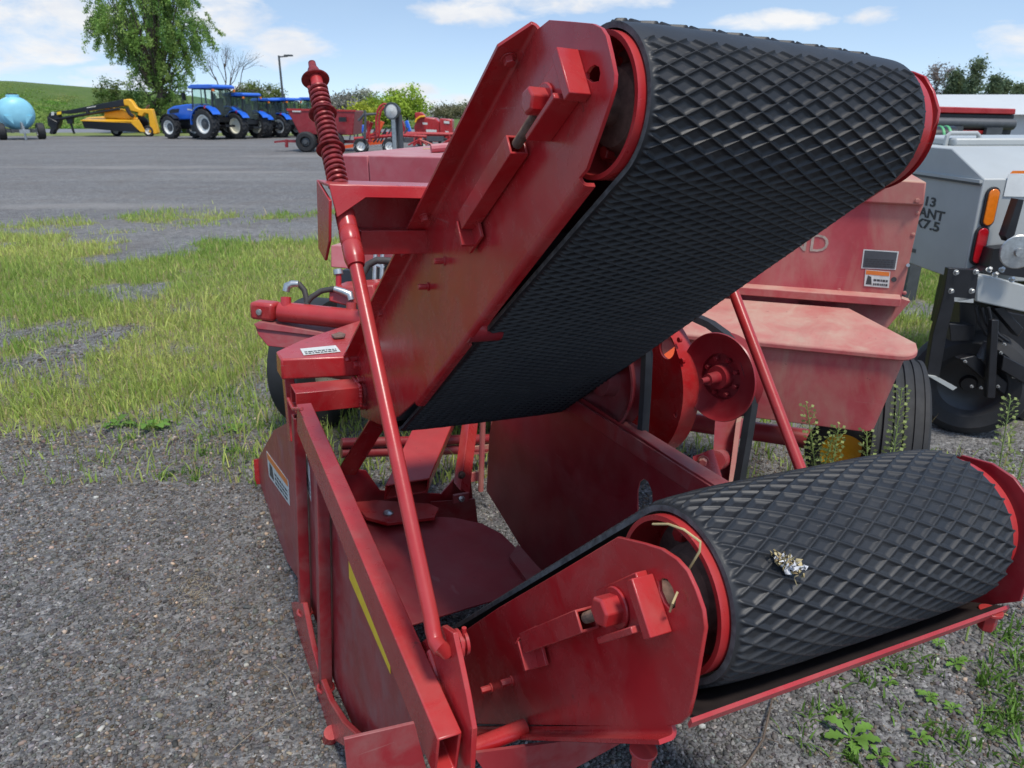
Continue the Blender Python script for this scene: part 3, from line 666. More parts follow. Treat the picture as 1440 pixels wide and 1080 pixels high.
# ---- body of the baler
def Q(f, pts): return [KB(f, *p) for p in pts]
mb = MB()
p1 = B(-2.37, 0, .97); mb.box(B(-2.285, .65, 1.195), RB * .088, FB * .65, Z * .225); h1 = P(mb, 'hood', 'hood', bevel=.006)
mb = MB(); mb.box(B(-1.55, .62, 1.2), RB * .64, FB * .63, Z * .222); P(mb, 'hood', 'hood', bevel=.006)
mb = MB(); mb.box(B(-1.6, .9, .62), RB * .6, FB * .7, Z * .33); P(mb, 'bale_chamber', 'red_grey')
mb = MB(); mb.tube([B(-2.02, .25, 1.44), B(-1.80, .42, 1.46), B(-1.6, .5, 1.52)], .02, 10); P(mb, 'handle_bar', 'hood')
rng = np.random.default_rng(3); mb = MB()
for i in range(26):
    p = B(-2.14 + rng.normal(0, .07), .75 + rng.normal(0, .12), 1.424 + rng.random() * .012); d = RB * rng.normal(0, 1) + FB * rng.normal(0, 1); mb.tube([p, p + d.normalized() * .05], .002, 4)
o = mb.build('hay_wisp', 'straw'); tag(o, 'dry hay wisps lying on top of the red baler hood', 'hay wisps')
# work lamp on a post
lp_ = B(-2.08, 1.16, 1.42); top = at(556, 156, (lp_ - EYE).dot(FWD))
mb = MB(); mb.box(V((top.x + .0, top.y + .03, (top.z + 1.40) / 2 - .02)), RB * .026, FB * .02, Z * ((top.z - 1.40) / 2)); wl = P(mb, 'lamp_post', 'dgrey')
mb = MB(); mb.box(V((top.x - .012, top.y - .0, (top.z + 1.40) / 2 - .02)), RB * .012, FB * .006, Z * ((top.z - 1.40) / 2)); mb.build('post_face', 'steel', wl)
mb = MB(); mb.lathe(top - FB * .04, -FB, [(-.05, 0), (-.05, .03), (-.01, .044), (.008, .046), (.008, .039), (.004, .036)], 32); wk = mb.build('work_lamp', 'dgrey', wl)
MB().lathe(top - FB * .04, -FB, [(.004, .037), (.010, .02), (.012, 0)], 28).build('lamp_lens', 'label', wk)
# rear panel with faded lettering
mb = MB(); mb.prism(Q(0, ((1299, 288), (1294, 300), (1268, 418), (1252, 450), (700, 445), (700, 255), (900, 262))), FB * .012); rp = P(mb, 'rear_panel', 'baler', bevel=.001)
mb = MB(); mb.prism(Q(-.02, ((1303, 256), (1299, 289), (880, 268), (880, 226))), FB * .35); rh_ = P(mb, 'rear_hood', 'baler', bevel=.005); MB().hex(KB(-.021, 1290, 282), -FB, .007, .007).build('hex_bolt', 'baler', rh_)
mb = MB(); mb.prism(Q(0, ((1268, 420), (1280, 424), (1240, 470), (1130, 470), (1120, 412))), FB * .05); P(mb, 'lower_panel', 'baler')
sr = lambda f, x0, y0, x1, y1: [KB(f, *p) for p in ((x0, y1), (x1, y1), (x1, y0), (x0, y0))]
q = [KB(-.001, *p) for p in ((1213, 376), (1258, 378), (1262, 355), (1216, 352))]
pt = sticker(q, 0, -FB, rp, 'maker_plate', sym=False, lines=4, mat='dgrey')
w = (q[1] - q[0]); up_ = (q[3] - q[0])
MB().prism([p - FB * .0001 for p in (q[0] - w * .04 - up_ * .06, q[1] + w * .04 - up_ * .06, q[2] + w * .04 + up_ * .06, q[3] - w * .04 + up_ * .06)], -FB * .0004).build('plate_edge', 'label', pt, smooth=0)
text('plate_text', 'DUTCHMAN', q[0] + w * .06 + up_ * .6 - FB * .002, w.normalized(), up_.normalized(), up_.length * .26, 'label', pt, width=w.length * .86) if False else None
sticker([KB(-.001, *p) for p in ((1215, 402), (1250, 405), (1252, 382), (1217, 379))], 0, -FB, rp, head='orange_ink', lines=2)
MB().lathe(KB(-.001, 1257, 393), -FB, [(.0, 0), (.0005, .0085), (-.0004, .009)], 18).build('hole', 'ink', rp)
for u, v in ((1290, 300), (1272, 412), (1180, 408), (1100, 405), (1284, 330)): MB().lathe(KB(-.001, u, v), -FB, [(0, .007), (.002, .006), (.0035, 0)], 12).build('rivet', 'baler', rp)
MB().cyl(KB(-.002, 1277, 373), KB(-.03, 1277, 373), .006).build('latch_stud', 'steel', rp)
base = KB(-.001, 1086, 348); e = KB(-.001, 1163, 357)
text('panel_lettering', 'HOLLAND', KB(-.001, 990, 345), RB, Z, .062, 'faded_ink', rp, width=(KB(-.001, 1163, 357) - KB(-.001, 990, 345)).length, lift=.0005)
mb = MB(); mb.prism([B(-1.2, -.05, .985), B(-.085, -.05, .985), B(-.085, 0, .99), B(-1.2, 0, .99)], Z * -.03); P(mb, 'ledge', 'twine', bevel=.003)
# twine box
r0_, r1_ = -.98, -.075
def rounded(r0, r1, f0, f1, z, rad, n=6):
    pts = [B(r0, f1, z), B(r0, f0, z)]
    for i in range(n + 1):
        t = -math.pi / 2 + (math.pi / 2) * i / n; pts.append(B(r1 - rad + rad * math.cos(t), f0 + rad + rad * math.sin(t), z))
    for i in range(n + 1):
        t = (math.pi / 5) * i / n; pts.append(B(r1 - .19 * (i / n), f0 + rad + (f1 - f0 - rad) * (i + 1) / (n + 1), z))
    return pts + [B(r1 - .2, f1, z)]
top = rounded(r0_, -.055, -.40, -.052, .885, .06)
top = [p + Z * (.055 * ((p - OB).dot(FB) + .40) / .35) for p in top]
mb = MB(); mb.prism(top, Z * -.022); tbx = P(mb, 'twine_box', 'twine', bevel=.006)
body_t = rounded(r0_, -.085, -.385, -.06, .865, .05); body_b = rounded(r0_, -.135, -.37, -.06, .60, .05)
mb = MB(); n = len(body_t); mb.put(body_t + body_b, [tuple(range(n)), tuple(range(n, 2 * n))[::-1]] + [(i, (i + 1) % n, n + (i + 1) % n, n + i) for i in range(n)])
mb.build('box_body', 'baler', tbx, bevel=.004)
# wheels
def wheel(c, ax, r, w, rimmat, ribs=5, name='wheel', parent=None):
    pr = [(-w * .5, r * .6), (-w * .52, r * .72), (-w * .5, r * .88)]
    k = ribs * 2 - 1
    for i in range(k):
        a0 = -w * .44 + w * .88 * i / k; a1 = -w * .44 + w * .88 * (i + 1) / k; rr = r * (1 - .02 * (2 * (i + .5) / k - 1) ** 2 * 2) - (0 if i % 2 == 0 else .009)
        pr += [(a0 + .001, rr), (a1 - .001, rr)]
    pr += [(w * .5, r * .88), (w * .52, r * .72), (w * .5, r * .6), (w * .3, r * .56), (-w * .3, r * .56), (-w * .5, r * .6)]
    t = MB().lathe(c, ax, pr, 64)
    root = t.build(name, 'tyre', parent or R, smooth=28)
    m = MB(); m.lathe(c, ax, [(-w * .46, r * .62), (-w * .46, r * .56), (-w * .2, r * .5), (-w * .1, r * .3), (-w * .16, r * .12), (-w * .2, 0)], 40)
    m.lathe(c, ax, [(w * .46, r * .62), (w * .46, r * .56), (w * .2, r * .5), (w * .1, r * .3), (w * .16, r * .12), (w * .2, 0)], 40)
    m.build('rim', rimmat, root); return root
wheel(B(-.035, .08, .365), RB, .365, .2, 'yellow', 6)
wheel(B(-2.74, .3, .34), RB, .34, .2, 'cream', 1)
wheel(at(1196, 640, 2.75), (RB * .45 + FB * .9).normalized(), .16, .10, 'yellow', 3)['label'] = 'small gauge wheel with yellow rim under the twine box'
mb = MB(); mb.tube([B(-2.7, .15, .36), B(.0, .05, .37)], .04, 14); P(mb, 'axle', 'maroon')
# ---- steering cylinder and hoses at the left
c0, c1 = at(372, 436, 2.75), at(525, 452, 2.72); d = (c1 - c0).normalized()
mb = MB(); s_ = c0 + d * .055; mb.tube([s_, s_ + d * .004, s_ + d * .012, c1], [.030, .036, .038, .038], 24); sc = P(mb, 'steering_cylinder', 'red_bright')
mb = MB(); f_ = -FWD; mb.box(c0 + d * .005 - f_ * .0, d * .045, (Z - d * Z.dot(d)).normalized() * .034, FB * .030); mb.build('clevis', 'red', sc, bevel=.012)
MB().lathe(c0 - FB * .03, -FB, [(0, .012), (.006, .011), (.007, 0)], 18).build('pin', 'steel', sc)
mb = MB(); mb.prism([at(u, v, 2.74) for u, v in ((358, 457), (362, 470), (376, 487), (470, 497), (478, 480), (440, 466))], FB * .08); mb.prism([at(u, v, 2.73) for u, v in ((356, 456), (364, 452), (470, 470), (474, 476), (362, 463))], FB * .1); P(mb, 'cylinder_bracket', 'red_grey', bevel=.003)
for (u, v), pts in (((402, 422), ((402, 410), (404, 402), (411, 399), (420, 399), (428, 408), (431, 420), (433, 440))), ((494, 430), ((494, 422), (492, 414), (482, 410), (470, 406), (452, 409), (438, 418), (430, 428)))):
    mb = MB(); mb.tube([at(u, v + 12, 2.73), at(u, v - 4, 2.73)], .019, 14); mb.build('port', 'red', sc)
    mb = MB(); mb.tube([at(*p, 2.73) for p in pts[:4]], [.013, .015, .013, .011], 12); mb.build('elbow_fitting', 'steel', sc)
    mb = MB(); mb.tube([at(*p, 2.74) for p in pts[3:]], .0105, 12); P(mb, 'hydraulic_hose', 'hose')
# clutter between hood and cylinder
dd = 3.1
mb = MB(); mb.tube([at(u, v, 2.6) for u, v in ((508, 400), (510, 385), (518, 372), (530, 366), (548, 367), (562, 372))], .013, 12); P(mb, 'hydraulic_hose', 'hose')
mb = MB(); mb.tube([at(u, v, 2.7) for u, v in ((524, 440), (532, 415), (540, 395), (552, 380))], .012, 12); P(mb, 'hydraulic_hose', 'hose')
mb = MB()
for u in (528, 538): mb.tube([at(u, 352, 2.9), at(u - 2, 412, 2.9)], .009, 8)
mb.tube([at(527, 372, 2.9), at(540, 377, 2.9)], .008, 8); P(mb, 'knotter_rod', 'steel')
mb = MB(); mb.box(B(-2.2, .35, .72), RB * .16, FB * .2, Z * .16); P(mb, 'gearbox', 'red_grey', bevel=.006)
mb = MB(); mb.prism([at(u, v, 2.85) for u, v in ((465, 345), (500, 345), (500, 379), (465, 376))], FB * .2); P(mb, 'side_box', 'hood', bevel=.004)
mb = MB(); mb.tube([at(476, 405, 2.8), at(476, 385, 2.8)], .011, 12); ft = P(mb, 'filler_tube', 'red'); MB().tube([at(476, 386, 2.8), at(475, 379, 2.8)], .018, 16).build('filler_cap', 'steel', ft)
mb = MB(); mb.prism([at(u, v, 2.75) for u, v in ((462, 405), (525, 400), (530, 425), (485, 430), (462, 424))], FB * .12); P(mb, 'valve_block', 'red', bevel=.006)
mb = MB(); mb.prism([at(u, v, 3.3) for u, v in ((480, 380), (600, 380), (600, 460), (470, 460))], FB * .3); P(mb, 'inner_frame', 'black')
mb = MB(); mb.tube([at(u, v, 2.85) for u, v in ((400, 444), (440, 449), (480, 452))], .016, 12); P(mb, 'cylinder_rod', 'steel')
# ================================================================== small things on the thrower
def strand(name, pts, r, label, cat, mat='straw'):
    return tag(MB().tube(pts, r, 6).build(name, mat), label, cat)
cr = lambda u, v: hit(u, v, G(A0 - .014, 0, 0), A)
strand('straw_strand', [cr(918, 737), cr(940, 737), cr(962, 745), cr(985, 762), cr(984, 775), cr(967, 803)], .0016, 'long straw strand caught on the rim of the lower roller', 'straw')
strand('straw_strand', [K(al - .004, 953, 832), K(al - .012, 946, 848), K(al - .004, 942, 860)], .0015, 'short straw stuck in the slot of the lower side plate', 'straw')
strand('straw_strand', [at(1370, 836, 1.42), at(1385, 848, 1.41), at(1400, 858, 1.40), at(1417, 865, 1.38)], .0013, 'pale straw poking out from the right end of the lower belt', 'straw')
rng = np.random.default_rng(11); vs = []; lo = []; tt_ = []
for i in range(130):
    u = rng.normal(1107, 9); v = 790 + (u - 1107) * .45 + rng.normal(0, 4)
    if rng.random() < .25: u, v = rng.normal(1120, 3), rng.normal(803, 5)
    r_ = ray(u, v); c0_ = G(0, *LR); q = r_ - A * r_.dot(A); w = (EYE - c0_) - A * (EYE - c0_).dot(A)
    a_, b_, c_ = q.dot(q), 2 * q.dot(w), w.dot(w) - .1335 ** 2; dsc = b_ * b_ - 4 * a_ * c_
    if dsc < 0: continue
    p = EYE + r_ * ((-b_ - math.sqrt(dsc)) / (2 * a_)); s = rng.uniform(.0015, .0042)
    k = len(vs); col = ((.6, .6, .62), (.55, .45, .24), (.35, .25, .12))[rng.choice(3, p=[.35, .45, .2])]
    for _ in range(5): vs.append(p + V(rng.normal(0, s, 3))); tt_.append(col)
    for f in ((0, 1, 2), (0, 2, 3), (0, 3, 4), (1, 2, 4), (1, 3, 4)): lo += [k + j for j in f]
tag(npmesh('bird_dropping', np.array([tuple(p) for p in vs]), np.array(lo), np.full(len(lo) // 3, 3), 'stone', np.array(tt_)), 'white and straw coloured dropping dried on the lower black belt', 'dropping')
# ================================================================== MACHINES IN THE YARD
Y = V((0, 1, 0)); X = V((1, 0, 0))
def KY(y, u, v): return hit(u, v, V((0, y, 0)), Y)
def bpart(root, mb, name, mat, **k): return mb.build(name, mat, root, **k)
def lugwheel(root, c, r, w, mat, dark=True, lugs=18, cream=False):
    ax = V((0, 1, 0)); mb = MB()
    mb.lathe(c, ax, [(-w * .4, r * .58), (-w * .5, r * .66), (-w * .5, r * .88), (-w * .38, r * .95), (w * .38, r * .95), (w * .5, r * .88), (w * .5, r * .66), (w * .4, r * .58), (-w * .4, r * .58)], 40)
    for k in range(lugs):
        for sgn in (-1, 1):
            t = 2 * math.pi * (k + .5 * (sgn > 0)) / lugs; rd_ = V((math.cos(t), 0, math.sin(t))); tg_ = V((-math.sin(t), 0, math.cos(t)))
            mb.box(c + rd_ * r * .965 + ax * sgn * w * .24, ((ax * sgn * .8 + tg_ * .6).normalized()) * w * .27, rd_ * r * .04, ((tg_ * .8 - ax * sgn * .6)).normalized() * r * .035)
    t_ = mb.build('wheel', 'tyre', root)
    m = MB()
    for s_ in (-1, 1): m.lathe(c + ax * s_ * w * .0, ax * s_, [(w * .44, r * .6), (w * .42, r * .53), (w * .2, r * .5), (w * .16, r * .36)] + ([(w * .2, r * .1), (w * .24, 0)] if cream else []), 36)
    m.build('rim', 'cream' if cream else mat, t_)
    if not cream:
        d = MB()
        for s_ in (-1, 1): d.lathe(c, ax * s_, [(w * .16, r * .37), (w * .2, r * .2), (w * .34, r * .16), (w * .36, 0)], 28)
        d.build('hub', 'dgrey', t_)
    return t_
def make_tractor(label, cream=False):
    r = empty('tractor', (0, 0, 0), label, 'tractor', 'blue tractors lined up in the yard')
    for s_ in (1, -1):
        lugwheel(r, V((0, .95 * s_, .86)), .86, .52, 'white', cream=cream); lugwheel(r, V((2.95, .92 * s_, .66)), .66, .42, 'white', lugs=16, cream=cream)
    mb = MB(); hp = [(.95, 1.15), (.95, 1.98), (2.1, 1.94), (3.1, 1.84), (3.62, 1.66), (3.74, 1.45), (3.72, 1.12), (3.1, 1.05)]
    mb.prism([V((x, -.42, z)) for x, z in hp], V((0, .84, 0))); hd = mb.build('hood', 'blue', r, bevel=.06)
    for s_ in (1, -1):
        m = MB(); m.prism([V((x, .425 * s_, z)) for x, z in ((2.6, 1.7), (3.2, 1.68), (3.5, 1.58), (3.45, 1.42), (2.7, 1.48))], V((0, .01 * s_, 0))); m.build('side_grille', 'black', hd)
        m = MB(); m.prism([V((x, .424 * s_, z)) for x, z in ((1.15, 1.55), (1.95, 1.62), (1.95, 1.7), (1.15, 1.64))], V((0, .01 * s_, 0))); m.build('hood_decal', 'label', hd)
    m = MB(); m.prism([V((3.73, y, z)) for y, z in ((-.33, 1.15), (.33, 1.15), (.33, 1.5), (-.33, 1.5))], V((.03, 0, 0))); m.build('grille', 'black', hd)
    mb = MB(); mb.box(V((1.5, 0, .85)), X * 1.7, Y * .26, Z * .25); mb.box(V((2.95, 0, .66)), X * .12, Y * .8, Z * .12); mb.box(V((0, 0, .86)), X * .2, Y * .8, Z * .18); mb.box(V((-.55, 0, .75)), X * .35, Y * .35, Z * .06); mb.build('chassis', 'black', r)
    # cab: posts, panes, roof
    cx = [(-.42, 1.25), (-.5, 2.72), (1.0, 2.78), (1.2, 1.5), (.95, 1.2)]
    mb = MB()
    for s_ in (-1, 1):
        for (x0, z0), (x1, z1) in zip(cx, cx[1:] + cx[:1]): mb.tube([V((x0, .72 * s_, z0)), V((x1, .68 * s_, z1))], .04, 6)
        mb.tube([V((.45, .72 * s_, 1.2)), V((.35, .68 * s_, 2.76))], .03, 6)
    mb.box(V((.35, 0, 1.1)), X * .75, Y * .7, Z * .14); mb.box(V((-.05, 0, 1.55)), X * .22, Y * .26, Z * .32); mb.box(V((-.25, 0, 1.95)), X * .07, Y * .24, Z * .28); cb = mb.build('cab', 'black', r)
    for nm, pts, ex in (('side_window', [V((x, .70, z)) for x, z in cx], V((0, .012, 0))), ('side_window', [V((x, -.70, z)) for x, z in cx], V((0, -.012, 0))),
                        ('rear_window', [V((-.42, -.66, 1.3)), V((-.42, .66, 1.3)), V((-.5, .64, 2.7)), V((-.5, -.64, 2.7))], V((-.012, 0, 0))),
                        ('windscreen', [V((1.19, -.66, 1.5)), V((1.19, .66, 1.5)), V((1.0, .64, 2.74)), V((1.0, -.64, 2.74))], V((.012, 0, 0)))):
        MB().prism(pts, ex).build(nm, 'glass', cb)
    mb = MB(); mb.prism([V((x, -.82, z)) for x, z in ((-.75, 2.78), (-.78, 2.9), (-.6, 2.99), (1.0, 3.0), (1.25, 2.9), (1.25, 2.78))], V((0, 1.64, 0))); mb.build('roof', 'blue', r, bevel=.04)
    for s_ in (1, -1):
        mb = MB(); n = 12; vs = []
        for i in range(n + 1):
            t = math.radians(-2 + 150 * i / n); 
            for rr in (.98, 1.03):
                for yy in (.62, 1.2): vs.append(V((rr * math.cos(t) - .05, yy * s_, .86 + rr * math.sin(t) * .98)))
        fs = []
        for i in range(n):
            a = i * 4; b = a + 4; fs += [(a, a + 1, b + 1, b), (a + 2, b + 2, b + 3, a + 3), (a, b, b + 2, a + 2), (a + 1, a + 3, b + 3, b + 1)]
        fs += [(0, 2, 3, 1), (n * 4, n * 4 + 1, n * 4 + 3, n * 4 + 2)]
        mb.put(vs, fs); mb.build('rear_fender', 'blue', r)
        mb = MB(); vs = []
        for i in range(9):
            t = math.radians(20 + 120 * i / 8)
            for rr in (.72, .75):
                for yy in (.7, 1.12): vs.append(V((2.95 + rr * math.cos(t), yy * s_, .66 + rr * math.sin(t))))
        fs = []
        for i in range(8):
            a = i * 4; b = a + 4; fs += [(a, a + 1, b + 1, b), (a + 2, b + 2, b + 3, a + 3), (a, b, b + 2, a + 2), (a + 1, a + 3, b + 3, b + 1)]
        mb.put(vs, fs); mb.build('front_fender', 'black', r)
        mb = MB(); mb.tube([V((1.1, .7 * s_, 2.6)), V((1.3, 1.05 * s_, 2.66)), V((1.3, 1.1 * s_, 2.5))], .025, 6); mb.box(V((1.31, 1.12 * s_, 2.35)), X * .03, Y * .12, Z * .2); mb.build('mirror', 'black', r)
        mb = MB(); mb.box(V((-.3, 1.15 * s_, 1.78)), X * .05, Y * .05, Z * .08); mb.build('tail_lamp', 'redlens', r)
        mb = MB(); mb.box(V((-.7, .78 * s_, 2.68)), X * .05, Y * .05, Z * .06); mb.build('marker_lamp', 'amber', r)
        mb = MB()
        for z in (.55, .85): mb.box(V((1.25, .72 * s_, z)), X * .22, Y * .16, Z * .025)
        mb.box(V((1.25, .6 * s_, .75)), X * .3, Y * .1, Z * .3); mb.build('steps', 'black', r)
    mb = MB(); mb.tube([V((1.35, -.5, 1.6)), V((1.35, -.52, 2.7)), V((1.28, -.52, 2.85))], .055, 10); mb.build('exhaust', 'black', r)
    return r
def park(r, u, v, ang, s=1.0):
    r.rotation_euler = (0, 0, math.radians(ang)); r.scale = (s, s, s)
    g = ground(u, v); c, sn = math.cos(math.radians(ang)), math.sin(math.radians(ang))
    r.location = g - V((-sn * .95 * s, c * .95 * s, 0))
t1 = make_tractor('largest blue tractor nearest the camera, white rims with dark hubs'); park(t1, 293, 196.5, 154)
t2 = make_tractor('blue tractor with plain cream wheel discs, second in the line', True); park(t2, 336, 195.5, 152, .86)
for (u, v, s, lab) in ((372, 194, .77, 'third blue tractor in line, white rimmed wheels, behind the cream wheeled one'), (397, 193.5, .78, 'fourth blue tractor in line beside the maroon spreader'), (437, 192, .8, 'blue tractor roof peeping above the maroon spreader')):
    c = copy_tree(t1); c['label'] = lab; park(c, u, v, 151, s)
# ---- yellow mower conditioner
yr = ground(165, 191.5).y
mw = empty('mower_conditioner', ground(165, 191.5), 'yellow mower conditioner with long black drawbar and black skirt', 'mower')
def yp(mb, pts, y, th): return mb.prism([KY(y, *p) for p in pts], Y * th)
mb = MB(); yp(mb, ((75, 156.5), (95, 155), (173, 139.5), (178, 141), (178, 148.5), (100, 160), (86, 160)), yr - .6, .35); dbar = mb.build('drawbar', 'black', mw, bevel=.03)
mb = MB(); yp(mb, ((80, 157.5), (86, 156.6), (86, 160.5), (80, 161.5)), yr - .63, .02); mb.build('warning_sticker', 'yellow_tape', dbar); mb = MB(); yp(mb, ((72, 157.6), (76, 157), (76, 162), (72, 162.5)), yr - .63, .02); mb.build('white_sticker', 'label', dbar)
mb = MB(); yp(mb, ((122, 151), (135, 148.8), (135, 150), (122, 152.2)), yr - .62, .01); mb.build('drawbar_lettering', 'label', dbar)
mb = MB(); mb.tube([KY(yr - .5, 78, 168), KY(yr - .5, 130, 159.5), KY(yr - .5, 168, 153)], .09, 8); mb.tube([KY(yr - .5, 125, 160), KY(yr - .5, 122, 155)], .12, 8); mb.build('lift_cylinder', 'black', mw)
mb = MB(); yp(mb, ((66, 166), (70, 158), (82, 160), (84, 170), (82, 178), (76, 184), (74, 189), (69, 188), (71, 180), (67, 176)), yr - .55, .4); mb.tube([KY(yr - .6, 68, 166), KY(yr - .6, 80, 172), KY(yr - .6, 80, 182)], .09, 8); mb.build('hitch_head', 'black', mw, bevel=.04)
mb = MB(); yp(mb, ((92, 166), (102, 164), (102, 174), (95, 174)), yr - .5, .2); mb.tube([KY(yr - .4, 99, 172), KY(yr - .4, 104.5, 188)], .07, 8); mb.build('parking_jack', 'black', mw)
mb = MB(); a = [KY(yr - 1.2, *p) for p in ((113, 169.5), (158, 170.5), (187, 172.5), (193, 169), (181, 165), (150, 163.5), (128, 165))]
top_ = [KY(yr + .9, *p) for p in ((122, 166), (150, 163.5), (181, 164))]
mb.put(a[:4] + [p for p in (KY(yr + 1.0, 196, 165.5), KY(yr + 1.0, 150, 163.2), KY(yr + 1.0, 124, 164.8))], [(0, 1, 5, 6), (1, 2, 3), (1, 3, 4, 5)])
mb.prism([KY(yr - 1.2, 113, 168.6), KY(yr - 1.2, 187, 171.6), KY(yr - 1.2, 187, 173), KY(yr - 1.2, 113, 170)], Y * 2.0); mb.build('deck', 'yellow', mw)
mb = MB(); yp(mb, ((115, 170), (186, 173), (195, 186), (160, 184), (118.5, 180)), yr - 1.18, 1.9); mb.build('skirt', 'black', mw)
mb = MB(); yp(mb, ((184, 172.5), (194, 168), (203, 184), (203, 185.8), (197, 185)), yr - 1.22, .12); mb.build('end_shield', 'yellow', mw)
mb = MB(); yp(mb, ((147, 151.5), (150, 151), (158, 152), (172, 154), (184, 162), (184, 168), (146, 166)), yr - .2, .7); bx_ = mb.build('drive_cover', 'yellow', mw, bevel=.05)
mb = MB(); yp(mb, ((173, 140), (181, 139), (185, 142), (191, 151), (196, 153.5), (213, 153), (214, 156), (222, 187), (219, 189), (210, 187), (207, 184), (211, 182), (208, 160), (203, 159), (200, 164), (193, 162), (194, 158), (183, 156), (180, 149), (174, 148)), yr - .7, .4); mb.build('gooseneck', 'yellow', mw, bevel=.05)
mb = MB(); yp(mb, ((193, 162), (197, 161), (206, 168), (209, 172), (207, 182), (200, 180), (195, 172)), yr - .3, .15); mb.build('side_guard', 'black', mw)
mb = MB(); mb.tube([KY(yr - .75, 178, 152), KY(yr - .75, 183, 160), KY(yr - .75, 188, 164)], .13, 8); mb.build('gear_head', 'black', mw)
mb = MB(); mb.tube([KY(yr - .5, 205, 153), KY(yr - .5, 208, 150), KY(yr - .5, 210, 148)], .06, 6); mb.build('hose_bundle', 'rust', mw)
for u, v, dy in ((164, 185, .2), (210, 187, -.6)):
    c = KY(yr + dy, u, v); c.z = .34; mb = MB(); mb.lathe(c, -Y, [(-.13, .2), (-.13, .3), (-.09, .34), (.09, .34), (.13, .3), (.13, .2)], 28); w_ = mb.build('wheel', 'tyre', mw); m = MB(); m.lathe(c, -Y, [(.12, .21), (.08, .17), (.05, .08), (.1, .05), (.1, 0)], 24); m.build('rim', 'white', w_)
# ---- pale blue tank trailer
yt = ground(40, 196).y
tk = empty('tank_trailer', ground(20, 195), 'pale blue water tank on a low trailer with a black tyre', 'tank trailer')
c = KY(yt - .4, 25, 159.5); ax = V((-.62, .78, 0)); mb = MB(); mb.lathe(c, ax, [(-.12, 0), (-.1, .35), (0, .7), (.18, .86), (.4, .9), (.55, .905), (.57, .935), (.65, .935), (.67, .905), (1.1, .905), (1.12, .935), (1.2, .935), (1.22, .905), (2.4, .9), (2.6, .7), (2.7, 0)], 40)
tkb = mb.build('tank', 'tank', tk, smooth=40)
m = MB(); cc = c + ax * .75 + Z * .88; m.lathe(cc, Z, [(0, .34), (.12, .34), (.14, .3), (.14, 0)], 24); m.build('lid_collar', 'tank', tkb); m = MB(); m.lathe(cc, Z, [(.14, .27), (.2, .26), (.21, 0)], 24); m.build('lid', 'black', tkb)
for s_ in (-1, 1):
    m = MB(); sd = V((.78, .62, 0)); m.prism([c - ax * .1 + sd * (.34 * s_) - Z * .12, c - ax * .1 + sd * (.72 * s_) - Z * .12, c - ax * .06 + sd * (.3 * s_) - Z * .62], ax * .3); m.build('moulded_recess', 'tank', tkb)
mb = MB(); sd = V((.78, .62, 0))
for s_ in (-1, 1): mb.box(c + ax * 1.0 + sd * .5 * s_ - Z * .95, ax * 1.6, sd * .06, Z * .1)
mb.box(c - ax * .2 - Z * .95, ax * .1, sd * .75, Z * .08); mb.build('trailer_frame', 'dgrey', tk)
mb = MB(); q = c - ax * .3 - Z * .98; mb.box(q - ax * .5, ax * .6, sd * .08, Z * .09); mb.tube([q - ax * .9 + Z * .3, V((q.x, q.y, 0.02)) - ax * .9], .06, 8); mb.tube([q - ax * .6 + Z * .1, q - ax * .6 + Z * .45, q - ax * .2 + Z * .5, q + Z * .1], .05, 8); mb.box(q - ax * .9 + Z * .02, ax * .12, sd * .25, Z * .1); mb.build('hitch', 'steel', tk)
for s_ in (1, -1):
    p = c + ax * .1 + sd * (.98 * s_); p.z = .46; mb = MB(); mb.lathe(p, sd, [(-.2, .26), (-.2, .4), (-.15, .46), (.15, .46), (.2, .4), (.2, .26)], 28); w_ = mb.build('wheel', 'tyre', tk); m = MB(); m.lathe(p, -sd, [(.19, .27), (.1, .22), (.1, 0)], 20); m.build('rim', 'white', w_)
# ---- maroon box spreader
ys = ground(430, 214).y
ws = empty('box_spreader', ground(440, 213), 'maroon manure spreader box on wide black tyres', 'spreader')
mb = MB(); n_ = [KY(ys + .2, *p) for p in ((403, 153.5), (499, 155.5), (496, 190), (421, 189))]
mb.prism(n_, Y * 1.9); sb = mb.build('box', 'maroon', ws, bevel=.03)
mb = MB(); mb.prism([KY(ys + .17, *p) for p in ((403, 152.5), (500, 154.5), (500, 157), (403, 155.5))], Y * .1); mb.build('top_rail', 'red', sb)
mb = MB(); mb.prism([KY(ys + .165, *p) for p in ((411, 155.6), (423, 155.9), (423, 157.6), (411, 157.4))], Y * .02); mb.build('box_lettering', 'label', sb)
mb = MB(); yp(mb, ((385, 198.5), (398, 197), (440, 196), (540, 198), (540, 202), (440, 201), (398, 200), (386, 201)), ys + .5, .3); mb.tube([KY(ys + .5, 403, 196), KY(ys + .5, 403, 207)], .07, 8); mb.build('drawbar', 'maroon', ws)
for u, dy in ((431, .0), (455, 1.9), (470, .1)):
    p = KY(ys + dy, u, 200); p.z = .40; mb = MB(); mb.lathe(p, -Y, [(-.2, .22), (-.2, .34), (-.14, .4), (.14, .4), (.2, .34), (.2, .22), (.1, .2), (.1, 0)], 30); w_ = mb.build('wheel', 'tyre', ws); m = MB(); m.lathe(p, -Y, [(.12, .16), (.14, .1), (.2, .08), (.2, 0)], 20); m.build('hub', 'dgrey', w_)
mb = MB(); yp(mb, ((520, 196), (535, 170), (540, 172), (528, 199)), ys - .2, .2); yp(mb, ((480, 205), (545, 196), (548, 201), (484, 209)), ys - .2, .2); mb.build('beater_guard', 'orange', ws)
mb = MB(); mb.box(KY(ys - .1, 482, 168), X * .14, Y * .1, Z * .09); mb.build('top_roller', 'black', ws)
